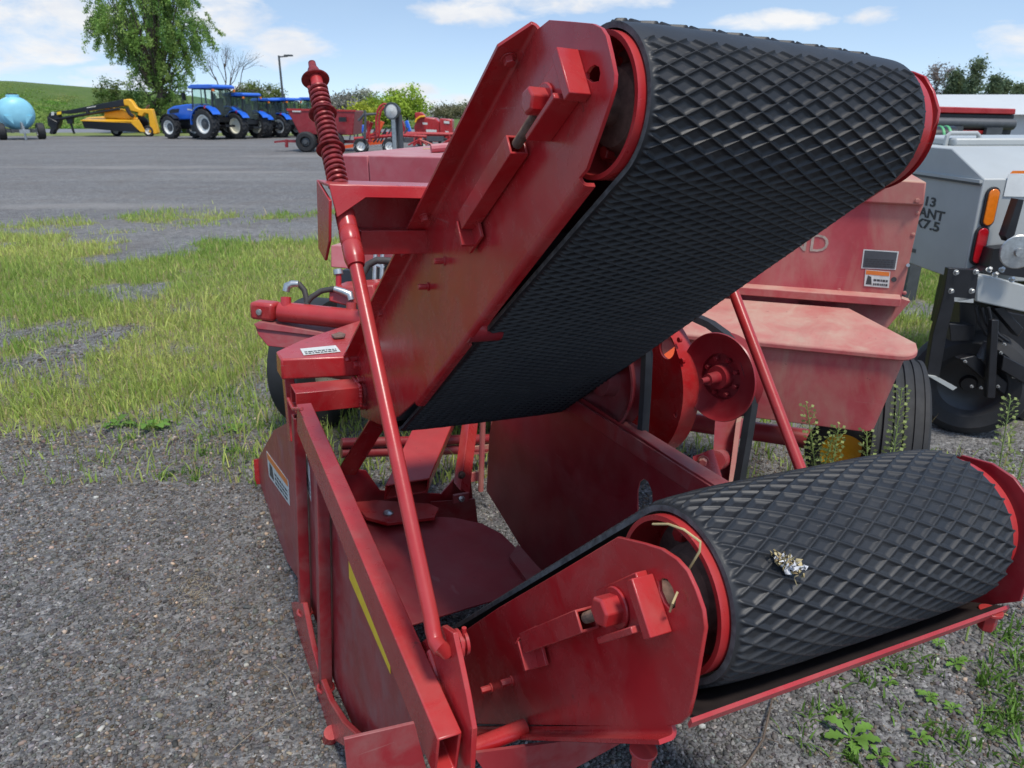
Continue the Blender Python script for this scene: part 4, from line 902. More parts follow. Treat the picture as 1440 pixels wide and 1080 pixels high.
# ---- rake, tedder, barrel and seeder further back
def rods(root, name, mat, segs, y, r, seg=6):
    mb = MB()
    for s_ in segs: mb.tube([KY(y, *p) for p in s_], r, seg)
    return mb.build(name, mat, root)
def wheelset(root, y, lst, r, hub='white'):
    for u in lst:
        p = KY(y, u, 205); p.z = r; mb = MB(); mb.lathe(p, -Y, [(-.1, r * .55), (-.1, r * .88), (-.06, r), (.06, r), (.1, r * .88), (.1, r * .55)], 24); w_ = mb.build('wheel', 'tyre', root); m = MB(); m.lathe(p, -Y, [(.09, r * .56), (.05, r * .4), (.05, 0)], 18); m.build('rim', hub, w_)
y1 = 30.
rk = empty('hay_rake', V((KY(y1, 535, 205).x, y1, 0)), 'red rotary hay rake with a tall curved hoop above it', 'hay rake')
hoop = [(530, 192), (529, 175), (529, 165), (531, 156), (535, 149), (540, 146), (546, 147), (551, 151), (555, 160), (556, 175)]
rods(rk, 'hoop', 'red', [hoop, [(533, 190), (533, 166), (536, 155), (541, 150), (547, 151), (552, 160)]], y1, .045)
rods(rk, 'hoop_ties', 'red', [[(529, 170), (533, 170)], [(531, 157), (534, 159)], [(537, 148), (538, 153)], [(545, 147), (545, 151)]], y1, .025)
rods(rk, 'mast', 'dgrey', [[(513, 195), (514, 161), (513, 155)], [(513, 161), (530, 160)], [(504, 170), (513, 160)]], y1, .05)
rods(rk, 'rake_frame', 'red', [[(498, 195), (560, 190), (600, 192)], [(520, 200), (517, 170)], [(523, 172), (515, 195)], [(500, 200), (532, 186)]], y1 + .2, .07)
rods(rk, 'rake_arms', 'dgrey', [[(520 + i * 5, 200), (528 + i * 5 + (i % 3) * 3, 180 + (i % 2) * 5)] for i in range(9)], y1 + .4, .035)
rods(rk, 'rake_tines', 'steel', [[(500 + i * 4, 203), (497 + i * 4, 208)] for i in range(14)], y1 - .2, .012, 4)
wheelset(rk, y1 + .2, (508, 548), .3)
y2 = 33.
td = empty('hay_tedder', V((KY(y2, 590, 200).x, y2, 0)), 'low bright red tedder carrying an orange warning triangle', 'hay tedder')
rods(td, 'tedder_frame', 'red_bright', [[(538, 188), (580, 188), (640, 189)], [(545, 188), (545, 200)], [(590, 189), (590, 202)], [(632, 189), (632, 202)]], y2, .09)
rods(td, 'tedder_arms', 'red', [[(545, 196), (538 + i * 6, 203)] for i in range(4)] + [[(590, 196), (574 + i * 9, 204)] for i in range(5)] + [[(632, 196), (620 + i * 6, 204)] for i in range(4)], y2 - .3, .04)
mb = MB(); mb.prism([KY(y2 - .3, *p) for p in ((587.5, 199), (594.5, 199), (593, 194), (591.5, 192), (590, 194))], Y * .03); mb.build('warning_triangle', 'orange', td)
mb = MB(); mb.prism([KY(y2 - .2, *p) for p in ((544, 194), (553, 192), (553, 196), (544, 197.5))], Y * .03); mb.build('white_plate', 'label', td)
mb = MB()
for u in (562, 575, 606, 618): mb.box(KY(y2 - .1, u, 195 + (u % 3)), X * .18, Y * .15, Z * .1)
mb.build('tine_rotor', 'dgrey', td)
wheelset(td, y2, (556, 600, 625), .26)
y3 = 36.
sd_ = empty('seed_drill', V((KY(y3, 610, 200).x, y3, 0)), 'bright red hopper machine with white decals and raised spout', 'seed drill')
mb = MB(); mb.prism([KY(y3, *p) for p in ((582, 178), (586, 167), (592, 164.5), (612, 166), (618, 172), (620, 186), (617, 195), (600, 196), (584, 190))], Y * 1.3); hb = mb.build('hopper', 'red_bright', sd_, bevel=.05)
mb = MB(); mb.prism([KY(y3 - .1, *p) for p in ((618, 166.5), (636, 168), (636.5, 188), (632, 197), (620, 196), (618, 190))], Y * 1.2); mb.build('side_bin', 'red_bright', sd_, bevel=.05)
mb = MB(); mb.prism([KY(y3 - .15, *p) for p in ((583, 158.5), (592, 157.5), (598, 163), (596, 166), (584, 168))], Y * .6); mb.build('spout', 'red_bright', sd_, bevel=.04)
rods(sd_, 'spout_edge', 'yellow', [[(584, 172), (586, 167.5), (591, 164), (598, 163.5)]], y3 - .2, .045)
for (a, b, c_, d_) in ((594, 172, 601, 175.5), (599, 182, 614, 187), (626, 184, 631, 187), (624, 170, 632, 174)):
    mb = MB(); mb.prism([KY(y3 - .13, *p) for p in ((a, b), (c_, b + .6), (c_, d_), (a + .5, d_ - .6))], Y * .01); mb.build('decal', 'label', hb)
rods(sd_, 'drill_frame', 'red', [[(580, 197), (640, 198)], [(585, 190), (582, 205)], [(620, 196), (622, 205)]], y3, .07)
wheelset(sd_, y3, (594, 630), .32)
y4 = 40.
bl_ = empty('blue_hopper', V((KY(y4, 506, 195).x, y4, 0)), 'small blue hopper standing among the red rakes', 'hopper')
mb = MB(); mb.prism([KY(y4, *p) for p in ((502, 176), (511, 175.5), (511, 184), (508, 188), (504, 188), (502, 184))], Y * .4); mb.build('bin', 'blue', bl_, bevel=.03); rods(bl_, 'stand', 'dgrey', [[(503, 187), (502, 199)], [(510, 187), (511, 199)]], y4 + .2, .04)
y5 = 41.
for k, (u, mat, lab) in enumerate(((566, 'maroon', 'dark red grain auger leaning behind the lamp post'), (573, 'blue', 'blue implement leaning behind the red rake'), (494, 'orange', 'orange auger tube lying by the maroon spreader'))):
    e_ = empty('implement', V((KY(y5, u, 198).x, y5, 0)), lab, 'implement', 'implements crowded behind the baler')
    mb = MB(); mb.prism([KY(y5, *p) for p in ((u - 4, 171), (u, 169), (u + 5, 184), (u + 1, 187))], Y * .35); mb.build('body', mat, e_, bevel=.03)
    rods(e_, 'legs', 'dgrey', [[(u, 184), (u - 3, 199)], [(u + 3, 184), (u + 6, 199)]], y5 + .1, .04)
# ---- street lamp
yl = 62.; lp0 = KY(yl, 402, 178); lp0.z = 0
sl = empty('street_lamp', lp0, 'tall grey lamp pole with a short arm behind the tractors', 'street lamp')
q = V((lp0.x, yl, KY(yl, 395, 78).z)); q.x = KY(yl, 395, 78).x * .0 + lp0.x
mb = MB(); mb.tube([lp0, q], [.11, .075], 12); mb.build('pole', 'dgrey', sl)
mb = MB(); mb.tube([q - Z * .1, q - Z * .05 + X * .7], .05, 8); mb.build('arm', 'dgrey', sl); mb = MB(); mb.box(q + X * .75, X * .32, Y * .16, Z * .06); mb.build('lamp_head', 'dgrey', sl, bevel=.03)
# ================================================================== RIGHT: grey planter, mower header, building
cn = at(1384, 251, 3.5); Sd = V((-.04, .999, 0)).normalized(); Xd = V((.999, .04, 0))
pl0 = V((cn.x, cn.y, 0)); zz = lambda v, u=1384: hit(u, v, pl0, -Sd).z
pn = empty('planter', pl0, 'grey planter cabinet with amber and red lamps and a black wheel below', 'planter')
GP = lambda x, s, z: pl0 + Xd * x + Sd * s + Z * z
zt, zb, zc = 1.42, .80, 1.295
mb = MB(); sec = [(0, zb), (0, zc), (.30, zt), (1.25, zt), (1.25, zb)]
mb.prism([GP(0, s, z) for s, z in sec], Xd * 1.6); cab = mb.build('cabinet', 'grey', pn, bevel=.006)
mb = MB(); mb.box(GP(-.004, .625, zc - .025), Xd * .006, Sd * .62, Z * .006); mb.build('panel_seam', 'dgrey', cab)
mb = MB(); mb.box(GP(-.008, .625, zc - .012), Xd * .008, Sd * .62, Z * .007); mb.build('drip_edge', 'grey', cab)
mb = MB(); mb.box(GP(-.012, .62, zc - .035), Xd * .012, Sd * .03, Z * .008); mb.build('latch', 'steel', cab)
for (u, v), s, wd in (((1315, 292), '613', .17), ((1327, 312), 'PLANT', .34), ((1320, 327), 'X7.5', .25)):
    e_ = hit(u, v, pl0, Xd); text('cabinet_lettering', s, V((e_.x, e_.y, e_.z)) + Sd * wd, -Sd, Z, .05, 'ink', cab, width=wd, bold=.03)
mb = MB(); mb.prism([GP(-.001, s, z) for s, z in ((.60, .865), (.44, .865), (.44, .885), (.60, .885))], Xd * -.001); mb.build('small_print', 'dgrey', cab)
mb = MB(); mb.box(GP(.93, .85, zt + .018), Xd * .75, Sd * .28, Z * .022); mb.build('lid', 'grey', pn, bevel=.012)
hp_ = [GP(.16, .62, zt), GP(.16, .62, zt + .05), GP(.175, .62, zt + .064), GP(.31, .60, zt + .064), GP(.325, .60, zt + .05), GP(.325, .60, zt)]
mb = MB(); mb.tube(hp_, .012, 10); mb.build('grab_handle', 'grey', pn)
# rear lamps on the post
def oval(c, w, h, mat, d, tilt, par, name):
    up = Z; pts = []
    for i in range(28):
        t = 2 * math.pi * i / 28; yy = math.sin(t); pts.append(c + Xd * (w * math.cos(t)) + up * ((h - w) * (1 if yy > 0 else -1) + w * yy))
    o = MB().prism(pts, -Sd * d).build(name, mat, par, bevel=.003); return o
for v, mat, nm in ((291, 'amber', 'amber_lamp'), (345, 'redlens', 'red_lamp')):
    c = hit({291: 1391, 345: 1376}[v], v, pl0 - Sd * .001, Sd)
    o = oval(c, .034, .095, 'rubber', .012, 0, pn, nm); oval(c - Sd * .012, .026, .085, mat, .008, 0, o, 'lens')
mb = MB(); mb.prism([hit(u, v, pl0 - Sd * .003, Sd) for u, v in ((1411, 276), (1445, 277), (1447, 246), (1418, 245))], -Sd * .002); mb.build('paper_sheet', 'white', pn)
mb = MB(); mb.prism([hit(u, v, pl0 - Sd * .003, Sd) for u, v in ((1420, 244), (1450, 244), (1450, 240), (1424, 240))], -Sd * .004); mb.build('marker_strip', 'amber', pn)
PS = lambda dy, u, v: hit(u, v, pl0 - Sd * dy, Sd)
mb = MB(); mb.prism([PS(.12, u, v) for u, v in ((1432, 280), (1440, 281), (1427, 330), (1418, 340), (1414, 332))], Sd * .05); mb.build('strut', 'black', pn)
c = PS(.22, 1431, 354); mb = MB(); mb.lathe(c, (-Sd + Xd * -.25), [(0, 0), (0, .075), (.006, .078), (.010, .074), (.012, .02), (.03, .018), (.03, 0)], 40); mb.build('coulter_disc', 'steel', pn)
mb = MB(); mb.prism([PS(.10, u, v) for u, v in ((1390, 376), (1398, 350), (1450, 345), (1450, 392), (1378, 382))], Sd * .08); mb.build('mount_plate', 'black', pn)
mb = MB(); mb.prism([PS(.16, u, v) for u, v in ((1374, 386), (1400, 390), (1450, 404), (1450, 441), (1373, 424))], Sd * .1); mb.build('tool_bar', 'grey', pn, bevel=.006)
mb = MB(); mb.prism([PS(.2, u, v) for u, v in ((1334, 377), (1377, 380), (1371, 420), (1343, 425), (1332, 468), (1320, 536), (1303, 528), (1312, 470), (1327, 415))], Sd * .03); bkp = mb.build('hanger_plate', 'black', pn, bevel=.002)
for u, v in ((1344, 383), (1372, 382), (1337, 409), (1366, 409)): MB().hex(PS(.2, u, v), -Sd, .010, .012).build('hex_bolt', 'steel', bkp)
for u, v in ((1399, 387), (1422, 394), (1390, 380), (1408, 380)): MB().hex(PS(.19, u, v), -Sd + Z, .010, .016).build('hex_bolt', 'steel', pn)
mb = MB(); mb.prism([PS(.2, u, v) for u, v in ((1342, 418), (1369, 420), (1369, 426), (1342, 424))], Sd * .08); mb.build('bracket_foot', 'grey', pn)
mb = MB()
for pts, dy, th in ((((1350, 425), (1376, 428), (1372, 462), (1350, 470)), .05, .1), (((1335, 455), (1372, 458), (1370, 480), (1337, 480)), .1, .05), (((1375, 430), (1450, 445), (1450, 560), (1420, 570), (1385, 520), (1370, 470)), .02, .2), (((1350, 505), (1372, 500), (1425, 545), (1412, 555)), .15, .05), (((1398, 434), (1412, 432), (1440, 462), (1432, 474)), .14, .05)):
    mb.prism([PS(dy, u, v) for u, v in pts], Sd * th)
mb.build('row_unit', 'black', pn, bevel=.004)
mb = MB()
for pts, dy, th in ((((1342, 440), (1450, 450), (1450, 600), (1400, 560), (1350, 540)), -.1, .15), (((1395, 450), (1405, 450), (1400, 560), (1388, 560)), .2, .03), (((1412, 500), (1450, 520), (1450, 545), (1408, 520)), .2, .05)): mb.prism([PS(dy, u, v) for u, v in pts], Sd * th)
mb.build('closing_arms', 'black', pn, bevel=.004)
mb = MB()
for k in range(3): mb.tube([PS(.12 + .02 * k, u + 9 * k, v) for u, v in ((1372, 432), (1376, 452), (1386, 470), (1400, 480))], .007, 8)
mb.build('hydraulic_hoses', 'rubber', pn)
mb = MB(); p0, p1 = PS(.14, 1378, 505), PS(.14, 1390, 480); d_ = (p1 - p0); x, y = frame(d_); pts = [p0 + d_ * (i / 120) + (x * math.cos(i * .6) + y * math.sin(i * .6)) * .018 for i in range(121)]; mb.tube(pts, .004, 6); mb.build('row_spring', 'dgrey', pn)
for u, v in ((1357, 508), (1366, 543), (1379, 545), (1403, 543), (1407, 496), (1412, 484), (1395, 470), (1425, 530)): MB().hex(PS(.17, u, v), -Sd, .006, .010).build('hex_bolt', 'steel', pn)
mb = MB(); mb.prism([PS(.22, u, v) for u, v in ((1304, 528), (1318, 530), (1346, 545), (1340, 549))], Sd * .05); mb.build('scraper', 'grey', pn)
c = PS(.0, 1362, 536); wx = (V((-.5, -.86, 0))); mb = MB(); r = .285
c.z = max(c.z, .25)
mb.lathe(c, wx, [(-.08, r * .6), (-.09, r * .8), (-.06, r * .95), (-.02, r), (.02, r), (.06, r * .95), (.09, r * .8), (.08, r * .6), (.05, r * .5)], 48); w_ = mb.build('wheel', 'tyre', pn); m = MB(); m.lathe(c, wx, [(.07, r * .62), (.055, r * .56), (.03, r * .4), (.03, r * .15), (.06, r * .12), (.06, 0)], 36); m.build('rim', 'black', w_)
c2 = PS(-.1, 1452, 610); c2.z = .22; mb = MB(); mb.lathe(c2, V((-.8, -.6, 0)), [(-.05, .12), (-.05, .2), (0, .22), (.05, .2), (.05, .12), (.02, .1), (.02, 0)], 32); mb.build('gauge_wheel', 'yellow', pn)
mb = MB(); mb.box(GP(1.05, .6, .55), Xd * .5, Sd * .45, Z * .24); mb.build('under_frame', 'black', pn)
yh = 9.0
hd_ = empty('mower_header', V((KY(yh, 1370, 200).x, yh, 0)), 'black cutting header with a bright red top cover beyond the grey planter', 'header')
mb = MB(); mb.prism([KY(yh, *p) for p in ((1230, 147), (1429, 153), (1428, 161), (1230, 157))], Y * .5); mb.build('top_cover', 'red_bright', hd_, bevel=.01)
mb = MB(); mb.prism([KY(yh + .04, *p) for p in ((1230, 157), (1427, 161), (1425, 176), (1420, 192), (1230, 190))], Y * .5); mb.build('reel_housing', 'black', hd_, bevel=.01)
mb = MB(); mb.tube([KY(yh - .02, 1230, 171), KY(yh - .02, 1425, 175)], .06, 16); mb.build('roller', 'dgrey', hd_)
mb = MB(); mb.prism([KY(yh - .06, *p) for p in ((1230, 181), (1405, 184), (1404, 189), (1230, 186))], Y * .1); mb.build('red_bar', 'red_bright', hd_)
mb = MB(); mb.box(KY(yh - .09, 1346, 183), X * .05, Y * .03, Z * .04); mb.box(KY(yh - .09, 1396, 186), X * .09, Y * .03, Z * .05); mb.build('bar_clamp', 'dgrey', hd_)
mb = MB()
for u in (1270, 1400): mb.box(V((KY(yh + .3, u, 200).x, yh + .3, .6)), X * .06, Y * .06, Z * .6)
mb.build('stand', 'dgrey', hd_)
hr = empty('hose_reel', at(1318, 195, 6.2) * 1.0, 'black and green striped hose coil behind the planter cabinet', 'hose reel'); p = hr.location.copy()
mb = MB(); mb.lathe(p - X * .18, X, [(0, 0), (0, .09), (.06, .10), (.16, .10), (.3, .10), (.3, 0)], 28); mb.build('coil', 'black', hr)
for k in (.0, .055):
    mb = MB(); mb.lathe(p + X * k, X, [(-.012, .1), (-.008, .105), (.008, .105), (.012, .1)], 28); mb.build('green_band', 'green', hr)
mb = MB(); mb.box(V((p.x, p.y, p.z / 2 - .05)), X * .05, Y * .05, Z * (p.z / 2 - .05)); mb.build('stand', 'dgrey', hr)
ybd = 45.
x0 = KY(ybd, 1312, 132).x; z_e = KY(ybd, 1400, 161).z
bd = empty('farm_building', V((x0, ybd, 0)), 'long pale building with a low white roof at the right', 'building')
mb = MB(); mb.box(V((x0 + 20, ybd + 8, z_e / 2)), X * 20, Y * 7.5, Z * z_e / 2); mb.build('wall', 'wall', bd)
zr = KY(ybd + 6, 1400, 132).z
mb = MB(); mb.put([V((x0 - .5, ybd - .1, z_e)), V((x0 + 41, ybd - .1, z_e)), V((x0 + 41, ybd + 8, zr)), V((x0 - .5, ybd + 8, zr)), V((x0 - .5, ybd + 16, z_e)), V((x0 + 41, ybd + 16, z_e))], [(0, 1, 2, 3), (3, 2, 5, 4), (0, 3, 4), (1, 5, 2), (0, 4, 5, 1)]); mb.build('roof', 'roof', bd)
# ================================================================== GROUND, PLANTS, SKY
NB = np.array([ground(u, v)[:2] for u, v in ((-200, 640), (0, 628), (150, 612), (235, 590), (310, 555), (350, 515), (400, 500))])
def near_y(x): return np.where(x < .2, np.interp(x, NB[:, 0], NB[:, 1]), 4.9)
def grass_density(x, y):
    n = fbm(x * .9 + 7, y * .9, 2); n2 = fbm(x * 2.6, y * 2.6, 9)
    ny = near_y(x) + (n2 - .5) * .9
    a = np.clip((y - ny) / .35, 0, 1) * np.clip((9.9 + (n - .5) * 5.5 + (n2 - .5) * 2 - y) / 1.1, 0, 1)
    core = np.clip((n * .5 + n2 * .5 - .275) * 5.5, 0.05, 1)
    yw_ = y + (fbm(x * .35, y * .35, 17) - .5) * 5 - .15 * (x + 4); far = .6 * np.exp(-((yw_ - 11.9) / .75) ** 2) * np.clip((n2 - .42) * 6, 0, 1) * (x < -.8)
    right = np.clip((y - 4.4) / .8, 0, 1) * np.clip((13 - y) / 2, 0, 1) * np.clip((x - .6) / .8, 0, 1)
    d = np.maximum(a * core, far); d = np.maximum(d, right * np.clip((n - .25) * 4, .2, 1))
    fringe = np.exp(-((y - ny + .3) / .5) ** 2) * np.clip((n2 - .56) * 6, 0, 1) * .5
    under = .95 * np.exp(-(((x + .2) / 1.6) ** 2 + ((y - 4.7) / 1.3) ** 2)) * np.clip((n2 - .22) * 5, 0, 1)
    return np.maximum(np.maximum(d, fringe), under)
gx = np.unique(np.concatenate([[-400, -150, -60, -30, -18], np.arange(-12, 10.01, .11), [14, 20, 40, 90, 400]]))
gy = np.unique(np.concatenate([[-60, -10, -2], np.arange(0, 15.01, .11), [18, 22, 30, 45, 70, 120, 700]]))
XX, YY = np.meshgrid(gx, gy); nn = len(gx)
gv = np.stack([XX, YY, np.zeros_like(XX)], -1).reshape(-1, 3)
gv[:, 2] = np.where((np.abs(gv[:, 0]) < 9) & (gv[:, 1] > .3) & (gv[:, 1] < 14), (fbm(gv[:, 0] * 1.3, gv[:, 1] * 1.3, 3) - .5) * .03, 0)
I = (np.arange(len(gy) - 1)[:, None] * nn + np.arange(nn - 1)[None]).ravel()
m, nt, b = nodes('crushed_gravel')
tc = add(nt, 'ShaderNodeTexCoord').outputs['Object']
def vor(scale, feat='F1'):
    v = add(nt, 'ShaderNodeTexVoronoi', feature=feat); v.inputs['Scale'].default_value = scale; v.inputs['Randomness'].default_value = 1
    w = noise(nt, scale * .8, 2, .5, tc); ad = add(nt, 'ShaderNodeVectorMath', operation='MULTIPLY_ADD'); nt.links.new(w.outputs['Color'], ad.inputs[0]); ad.inputs[1].default_value = (.35 / scale,) * 3; nt.links.new(tc, ad.inputs[2]); nt.links.new(ad.outputs[0], v.inputs['Vector']); return v
v1 = vor(85); v2 = vor(38)
sepc = add(nt, 'ShaderNodeSeparateColor'); nt.links.new(v1.outputs['Color'], sepc.inputs[0])
sepd = add(nt, 'ShaderNodeSeparateColor'); nt.links.new(v2.outputs['Color'], sepd.inputs[0])
st = ramp(nt, sepc.outputs[0], [(0, (.085, .081, .078)), (.45, (.16, .153, .148)), (.8, (.25, .24, .23)), (.93, (.33, .32, .3)), (1, (.5, .49, .46))])
st2 = ramp(nt, sepd.outputs[1], [(0, (.10, .096, .092)), (.5, (.17, .163, .158)), (.85, (.26, .25, .235)), (1, (.38, .36, .34))])
c = mixc(nt, ramp(nt, noise(nt, 14, 3, .6, tc).outputs[0], [(.4, (0, 0, 0)), (.6, (1, 1, 1))]).outputs[0], st.outputs[0], st2.outputs[0])
dirt = ramp(nt, noise(nt, 1.1, 7, .68, tc).outputs[0], [(.44, (0, 0, 0)), (.68, (.8, .8, .8))])
c = mixc(nt, dirt.outputs[0], c, (.17, .145, .125))
streak = ramp(nt, noise(nt, .22, 5, .6, tc, stretch=(.35, 1.6, 1)).outputs[0], [(.45, (0, 0, 0)), (.75, (.5,) * 3)])
c = mixc(nt, streak.outputs[0], c, (.30, .285, .26))
v3 = vor(16); sep3 = add(nt, 'ShaderNodeSeparateColor'); nt.links.new(v3.outputs['Color'], sep3.inputs[0])
c = mixc(nt, ramp(nt, sep3.outputs[0], [(.86, (0, 0, 0)), (.99, (.4, .4, .4))]).outputs[0], c, (.32, .31, .29))
c = mixc(nt, ramp(nt, sep3.outputs[1], [(.75, (0, 0, 0)), (.98, (.25, .25, .25))]).outputs[0], c, (.07, .068, .07))
rut = ramp(nt, noise(nt, .5, 6, .65, tc, stretch=(.22, 1.3, 1), dist=.5).outputs[0], [(.36, (.22, .22, .22)), (.62, (0, 0, 0))]); c = mixc(nt, rut.outputs[0], c, (.10, .096, .095))
mo_ = mixc(nt, ramp(nt, noise(nt, 5, 6, .8, tc).outputs[0], [(.36, (1, 1, 1)), (.5, (0, 0, 0))]).outputs[0], (1., 1., 1.), (.66, .65, .65)); mu = add(nt, 'ShaderNodeMix', data_type='RGBA', blend_type='MULTIPLY'); mu.inputs[0].default_value = 1
nt.links.new(c, mu.inputs[6]); nt.links.new(mo_, mu.inputs[7]); c = mixc(nt, ramp(nt, noise(nt, 8, 6, .85, tc).outputs[0], [(.56, (0, 0, 0)), (.72, (.6,) * 3)]).outputs[0], mu.outputs[2], (.33, .32, .305))
sx_ = add(nt, 'ShaderNodeSeparateXYZ'); nt.links.new(tc, sx_.inputs[0]); dn_ = noise(nt, .9, 7, .7, tc)
for (u, v), rx, ry in (((190, 235), 5.0, .9), ((470, 219), 4.5, 1.2), ((330, 242), 3.0, .5), ((100, 290), 3.5, .5)):
    g0 = ground(u, v); e_ = mth(nt, 'ADD', mth(nt, 'POWER', mth(nt, 'ABSOLUTE', mth(nt, 'DIVIDE', mth(nt, 'SUBTRACT', sx_.outputs[0], g0.x), rx)), 2.), mth(nt, 'POWER', mth(nt, 'ABSOLUTE', mth(nt, 'DIVIDE', mth(nt, 'SUBTRACT', sx_.outputs[1], g0.y), ry)), 2.))
    c = mixc(nt, ramp(nt, mth(nt, 'ADD', mth(nt, 'SUBTRACT', 1., e_), mth(nt, 'MULTIPLY', mth(nt, 'SUBTRACT', dn_.outputs[0], .5), 2.4)), [(.0, (0, 0, 0)), (1.1, (.5,) * 3)]).outputs[0], c, (.32, .295, .265))
ga = add(nt, 'ShaderNodeAttribute', attribute_name='grass')
gf = mth(nt, 'MULTIPLY', ramp(nt, mth(nt, 'ADD', mth(nt, 'MULTIPLY', ga.outputs['Fac'], 1.0), mth(nt, 'MULTIPLY', mth(nt, 'SUBTRACT', noise(nt, 9, 8, .7, tc).outputs[0], .5), .9)), [(.25, (0, 0, 0)), (.8, (1, 1, 1))]).outputs[0], .85)
gcol = ramp(nt, noise(nt, 5, 8, .75, tc).outputs[0], [(.3, (.14, .15, .045)), (.5, (.24, .22, .08)), (.7, (.32, .27, .14))])
c = mixc(nt, gf, c, gcol.outputs[0])
nt.links.new(c, b.inputs['Base Color']); b.inputs['Roughness'].default_value = .85
hgt = mth(nt, 'ADD', mth(nt, 'MULTIPLY', v1.outputs['Distance'], -1.0), mth(nt, 'MULTIPLY', v2.outputs['Distance'], -1.3))
bump(nt, b, mth(nt, 'ADD', hgt, mth(nt, 'MULTIPLY', noise(nt, 130, 3, .6, tc).outputs[0], .5)), .9, .012)
go = npmesh('gravel_yard', gv, np.stack([I, I + 1, I + nn + 1, I + nn], -1).ravel(), np.full(len(I), 4), m, smooth=True)
at_ = go.data.attributes.new('grass', 'FLOAT', 'POINT'); at_.data.foreach_set('value', grass_density(gv[:, 0], gv[:, 1]).astype(np.float32))
tag(go, 'grey crushed gravel yard', 'ground', kind='structure')
def inview(x, y, z=0., mg=.14):
    d = np.stack([x, y, np.zeros_like(x) + z - 1.6], -1); zc = d @ np.array(FWD); u = 720 + FPX * (d @ np.array(RIGHT)) / zc; v = 540 - FPX * (d @ np.array(UP)) / zc
    return (zc > .1) & (u > -1440 * mg) & (u < 1440 * (1 + mg)) & (v > -50) & (v < 1080 * (1 + mg))
# loose stones: angular chips
rng = np.random.default_rng(5)
def stones(n, yl, yh, xl, xh, smin, smax):
    y = yl + (yh - yl) * rng.random(n) ** 1.25; x = xl + (xh - xl) * rng.random(n); k = inview(x, y) & (rng.random(n) > grass_density(x, y) * .8); x, y = x[k], y[k]
    s = smin * np.exp(rng.random(len(x)) ** 2.2 * math.log(smax / smin)); return x, y, s
px_ = [stones(90000, 1.0, 3.6, -2.9, .6, .0027, .0088), stones(44000, 1.0, 3.4, .2, 2.7, .0027, .0088), stones(22000, 3.4, 6.5, -4.5, .4, .0045, .012)]
x, y, s = (np.concatenate([p[i] for p in px_]) for i in range(3)); n = len(x)
cube = np.array([(i, j, k) for k in (-1, 1) for j in (-1, 1) for i in (-1, 1)], float)
vv = cube[None] * (1 + rng.uniform(-.42, .25, (n, 8, 3))); vv[:, 4:, :2] *= rng.uniform(.45, .95, (n, 1, 2)); vv *= s[:, None, None] * np.stack([rng.uniform(.8, 1.35, n), rng.uniform(.6, 1.0, n), rng.uniform(.35, .75, n)], -1)[:, None]
th = rng.random(n) * 6.283; tl = rng.normal(0, .35, n); ct, s_t = np.cos(tl), np.sin(tl); yy_, zz_ = vv[..., 1] * ct[:, None] - vv[..., 2] * s_t[:, None], vv[..., 1] * s_t[:, None] + vv[..., 2] * ct[:, None]
c_, s__ = np.cos(th)[:, None], np.sin(th)[:, None]; xx_, yy2 = vv[..., 0] * c_ - yy_ * s__, vv[..., 0] * s__ + yy_ * c_
gz = (fbm(x * 1.3, y * 1.3, 3) - .5) * .03
vv = np.stack([xx_ + x[:, None], yy2 + y[:, None], zz_ + gz[:, None] + s[:, None] * .25], -1).reshape(-1, 3)
q = np.array([(0, 2, 3, 1), (4, 5, 7, 6), (0, 1, 5, 4), (2, 6, 7, 3), (0, 4, 6, 2), (1, 3, 7, 5)]); lo = (q[None] + (np.arange(n) * 8)[:, None, None]).ravel()
g = np.exp(rng.normal(math.log(.115), .42, n)); g = np.where(rng.random(n) < .014, rng.uniform(.3, .5, n), g); tint = g[:, None] * np.array([1.07, 1., .94]) * (1 + rng.normal(0, .04, (n, 3)))
br_ = rng.random(n) < .07 + .25 * (fbm(x * 1.1, y * 1.1, 21) > .5); tint[br_] *= np.array([1.2, .98, .78])
tag(npmesh('gravel_stones', vv, lo, np.full(n * 6, 4), 'stone', np.repeat(np.clip(tint, .02, .8), 8, 0)), 'loose grey stone chips', 'gravel', kind='stuff')
# grass: tapered bent blades, with seeding stems among them
def blades(x, y, h, w, cols, lean=.45, z0=None):
    n = len(x); th = rng.random(n) * 6.283; ln = np.abs(rng.normal(0, lean, n)); bx, by = np.cos(th), np.sin(th); ph = rng.random(n) * 6.283; wx, wy = np.cos(ph), np.sin(ph)
    z = np.zeros(n) if z0 is None else z0; V_ = np.zeros((n, 5, 3))
    for k, (t, ww) in enumerate(((0, 1), (.55, .75))):
        off = ln * t ** 1.6 * h
        for j, sg in enumerate((-1, 1)): V_[:, k * 2 + j] = np.stack([x + bx * off + wx * w * ww * sg, y + by * off + wy * w * ww * sg, z + h * t * np.cos(ln * t * .6)], -1)
    V_[:, 4] = np.stack([x + bx * ln * h, y + by * ln * h, z + h * np.cos(ln * .7)], -1)
    f4 = np.array([0, 1, 3, 2, 2, 3, 4]); lo = (f4[None] + (np.arange(n) * 5)[:, None]).ravel()
    return V_.reshape(-1, 3), lo, np.tile([4, 3], n), np.repeat(cols, 5, 0)
def join(parts):
    vs, ls, ss, cs = [], [], [], []; o = 0
    for v, l, s, c in parts: vs.append(v); ls.append(l + o); ss.append(s); cs.append(c); o += len(v)
    return np.concatenate(vs), np.concatenate(ls), np.concatenate(ss), np.concatenate(cs)
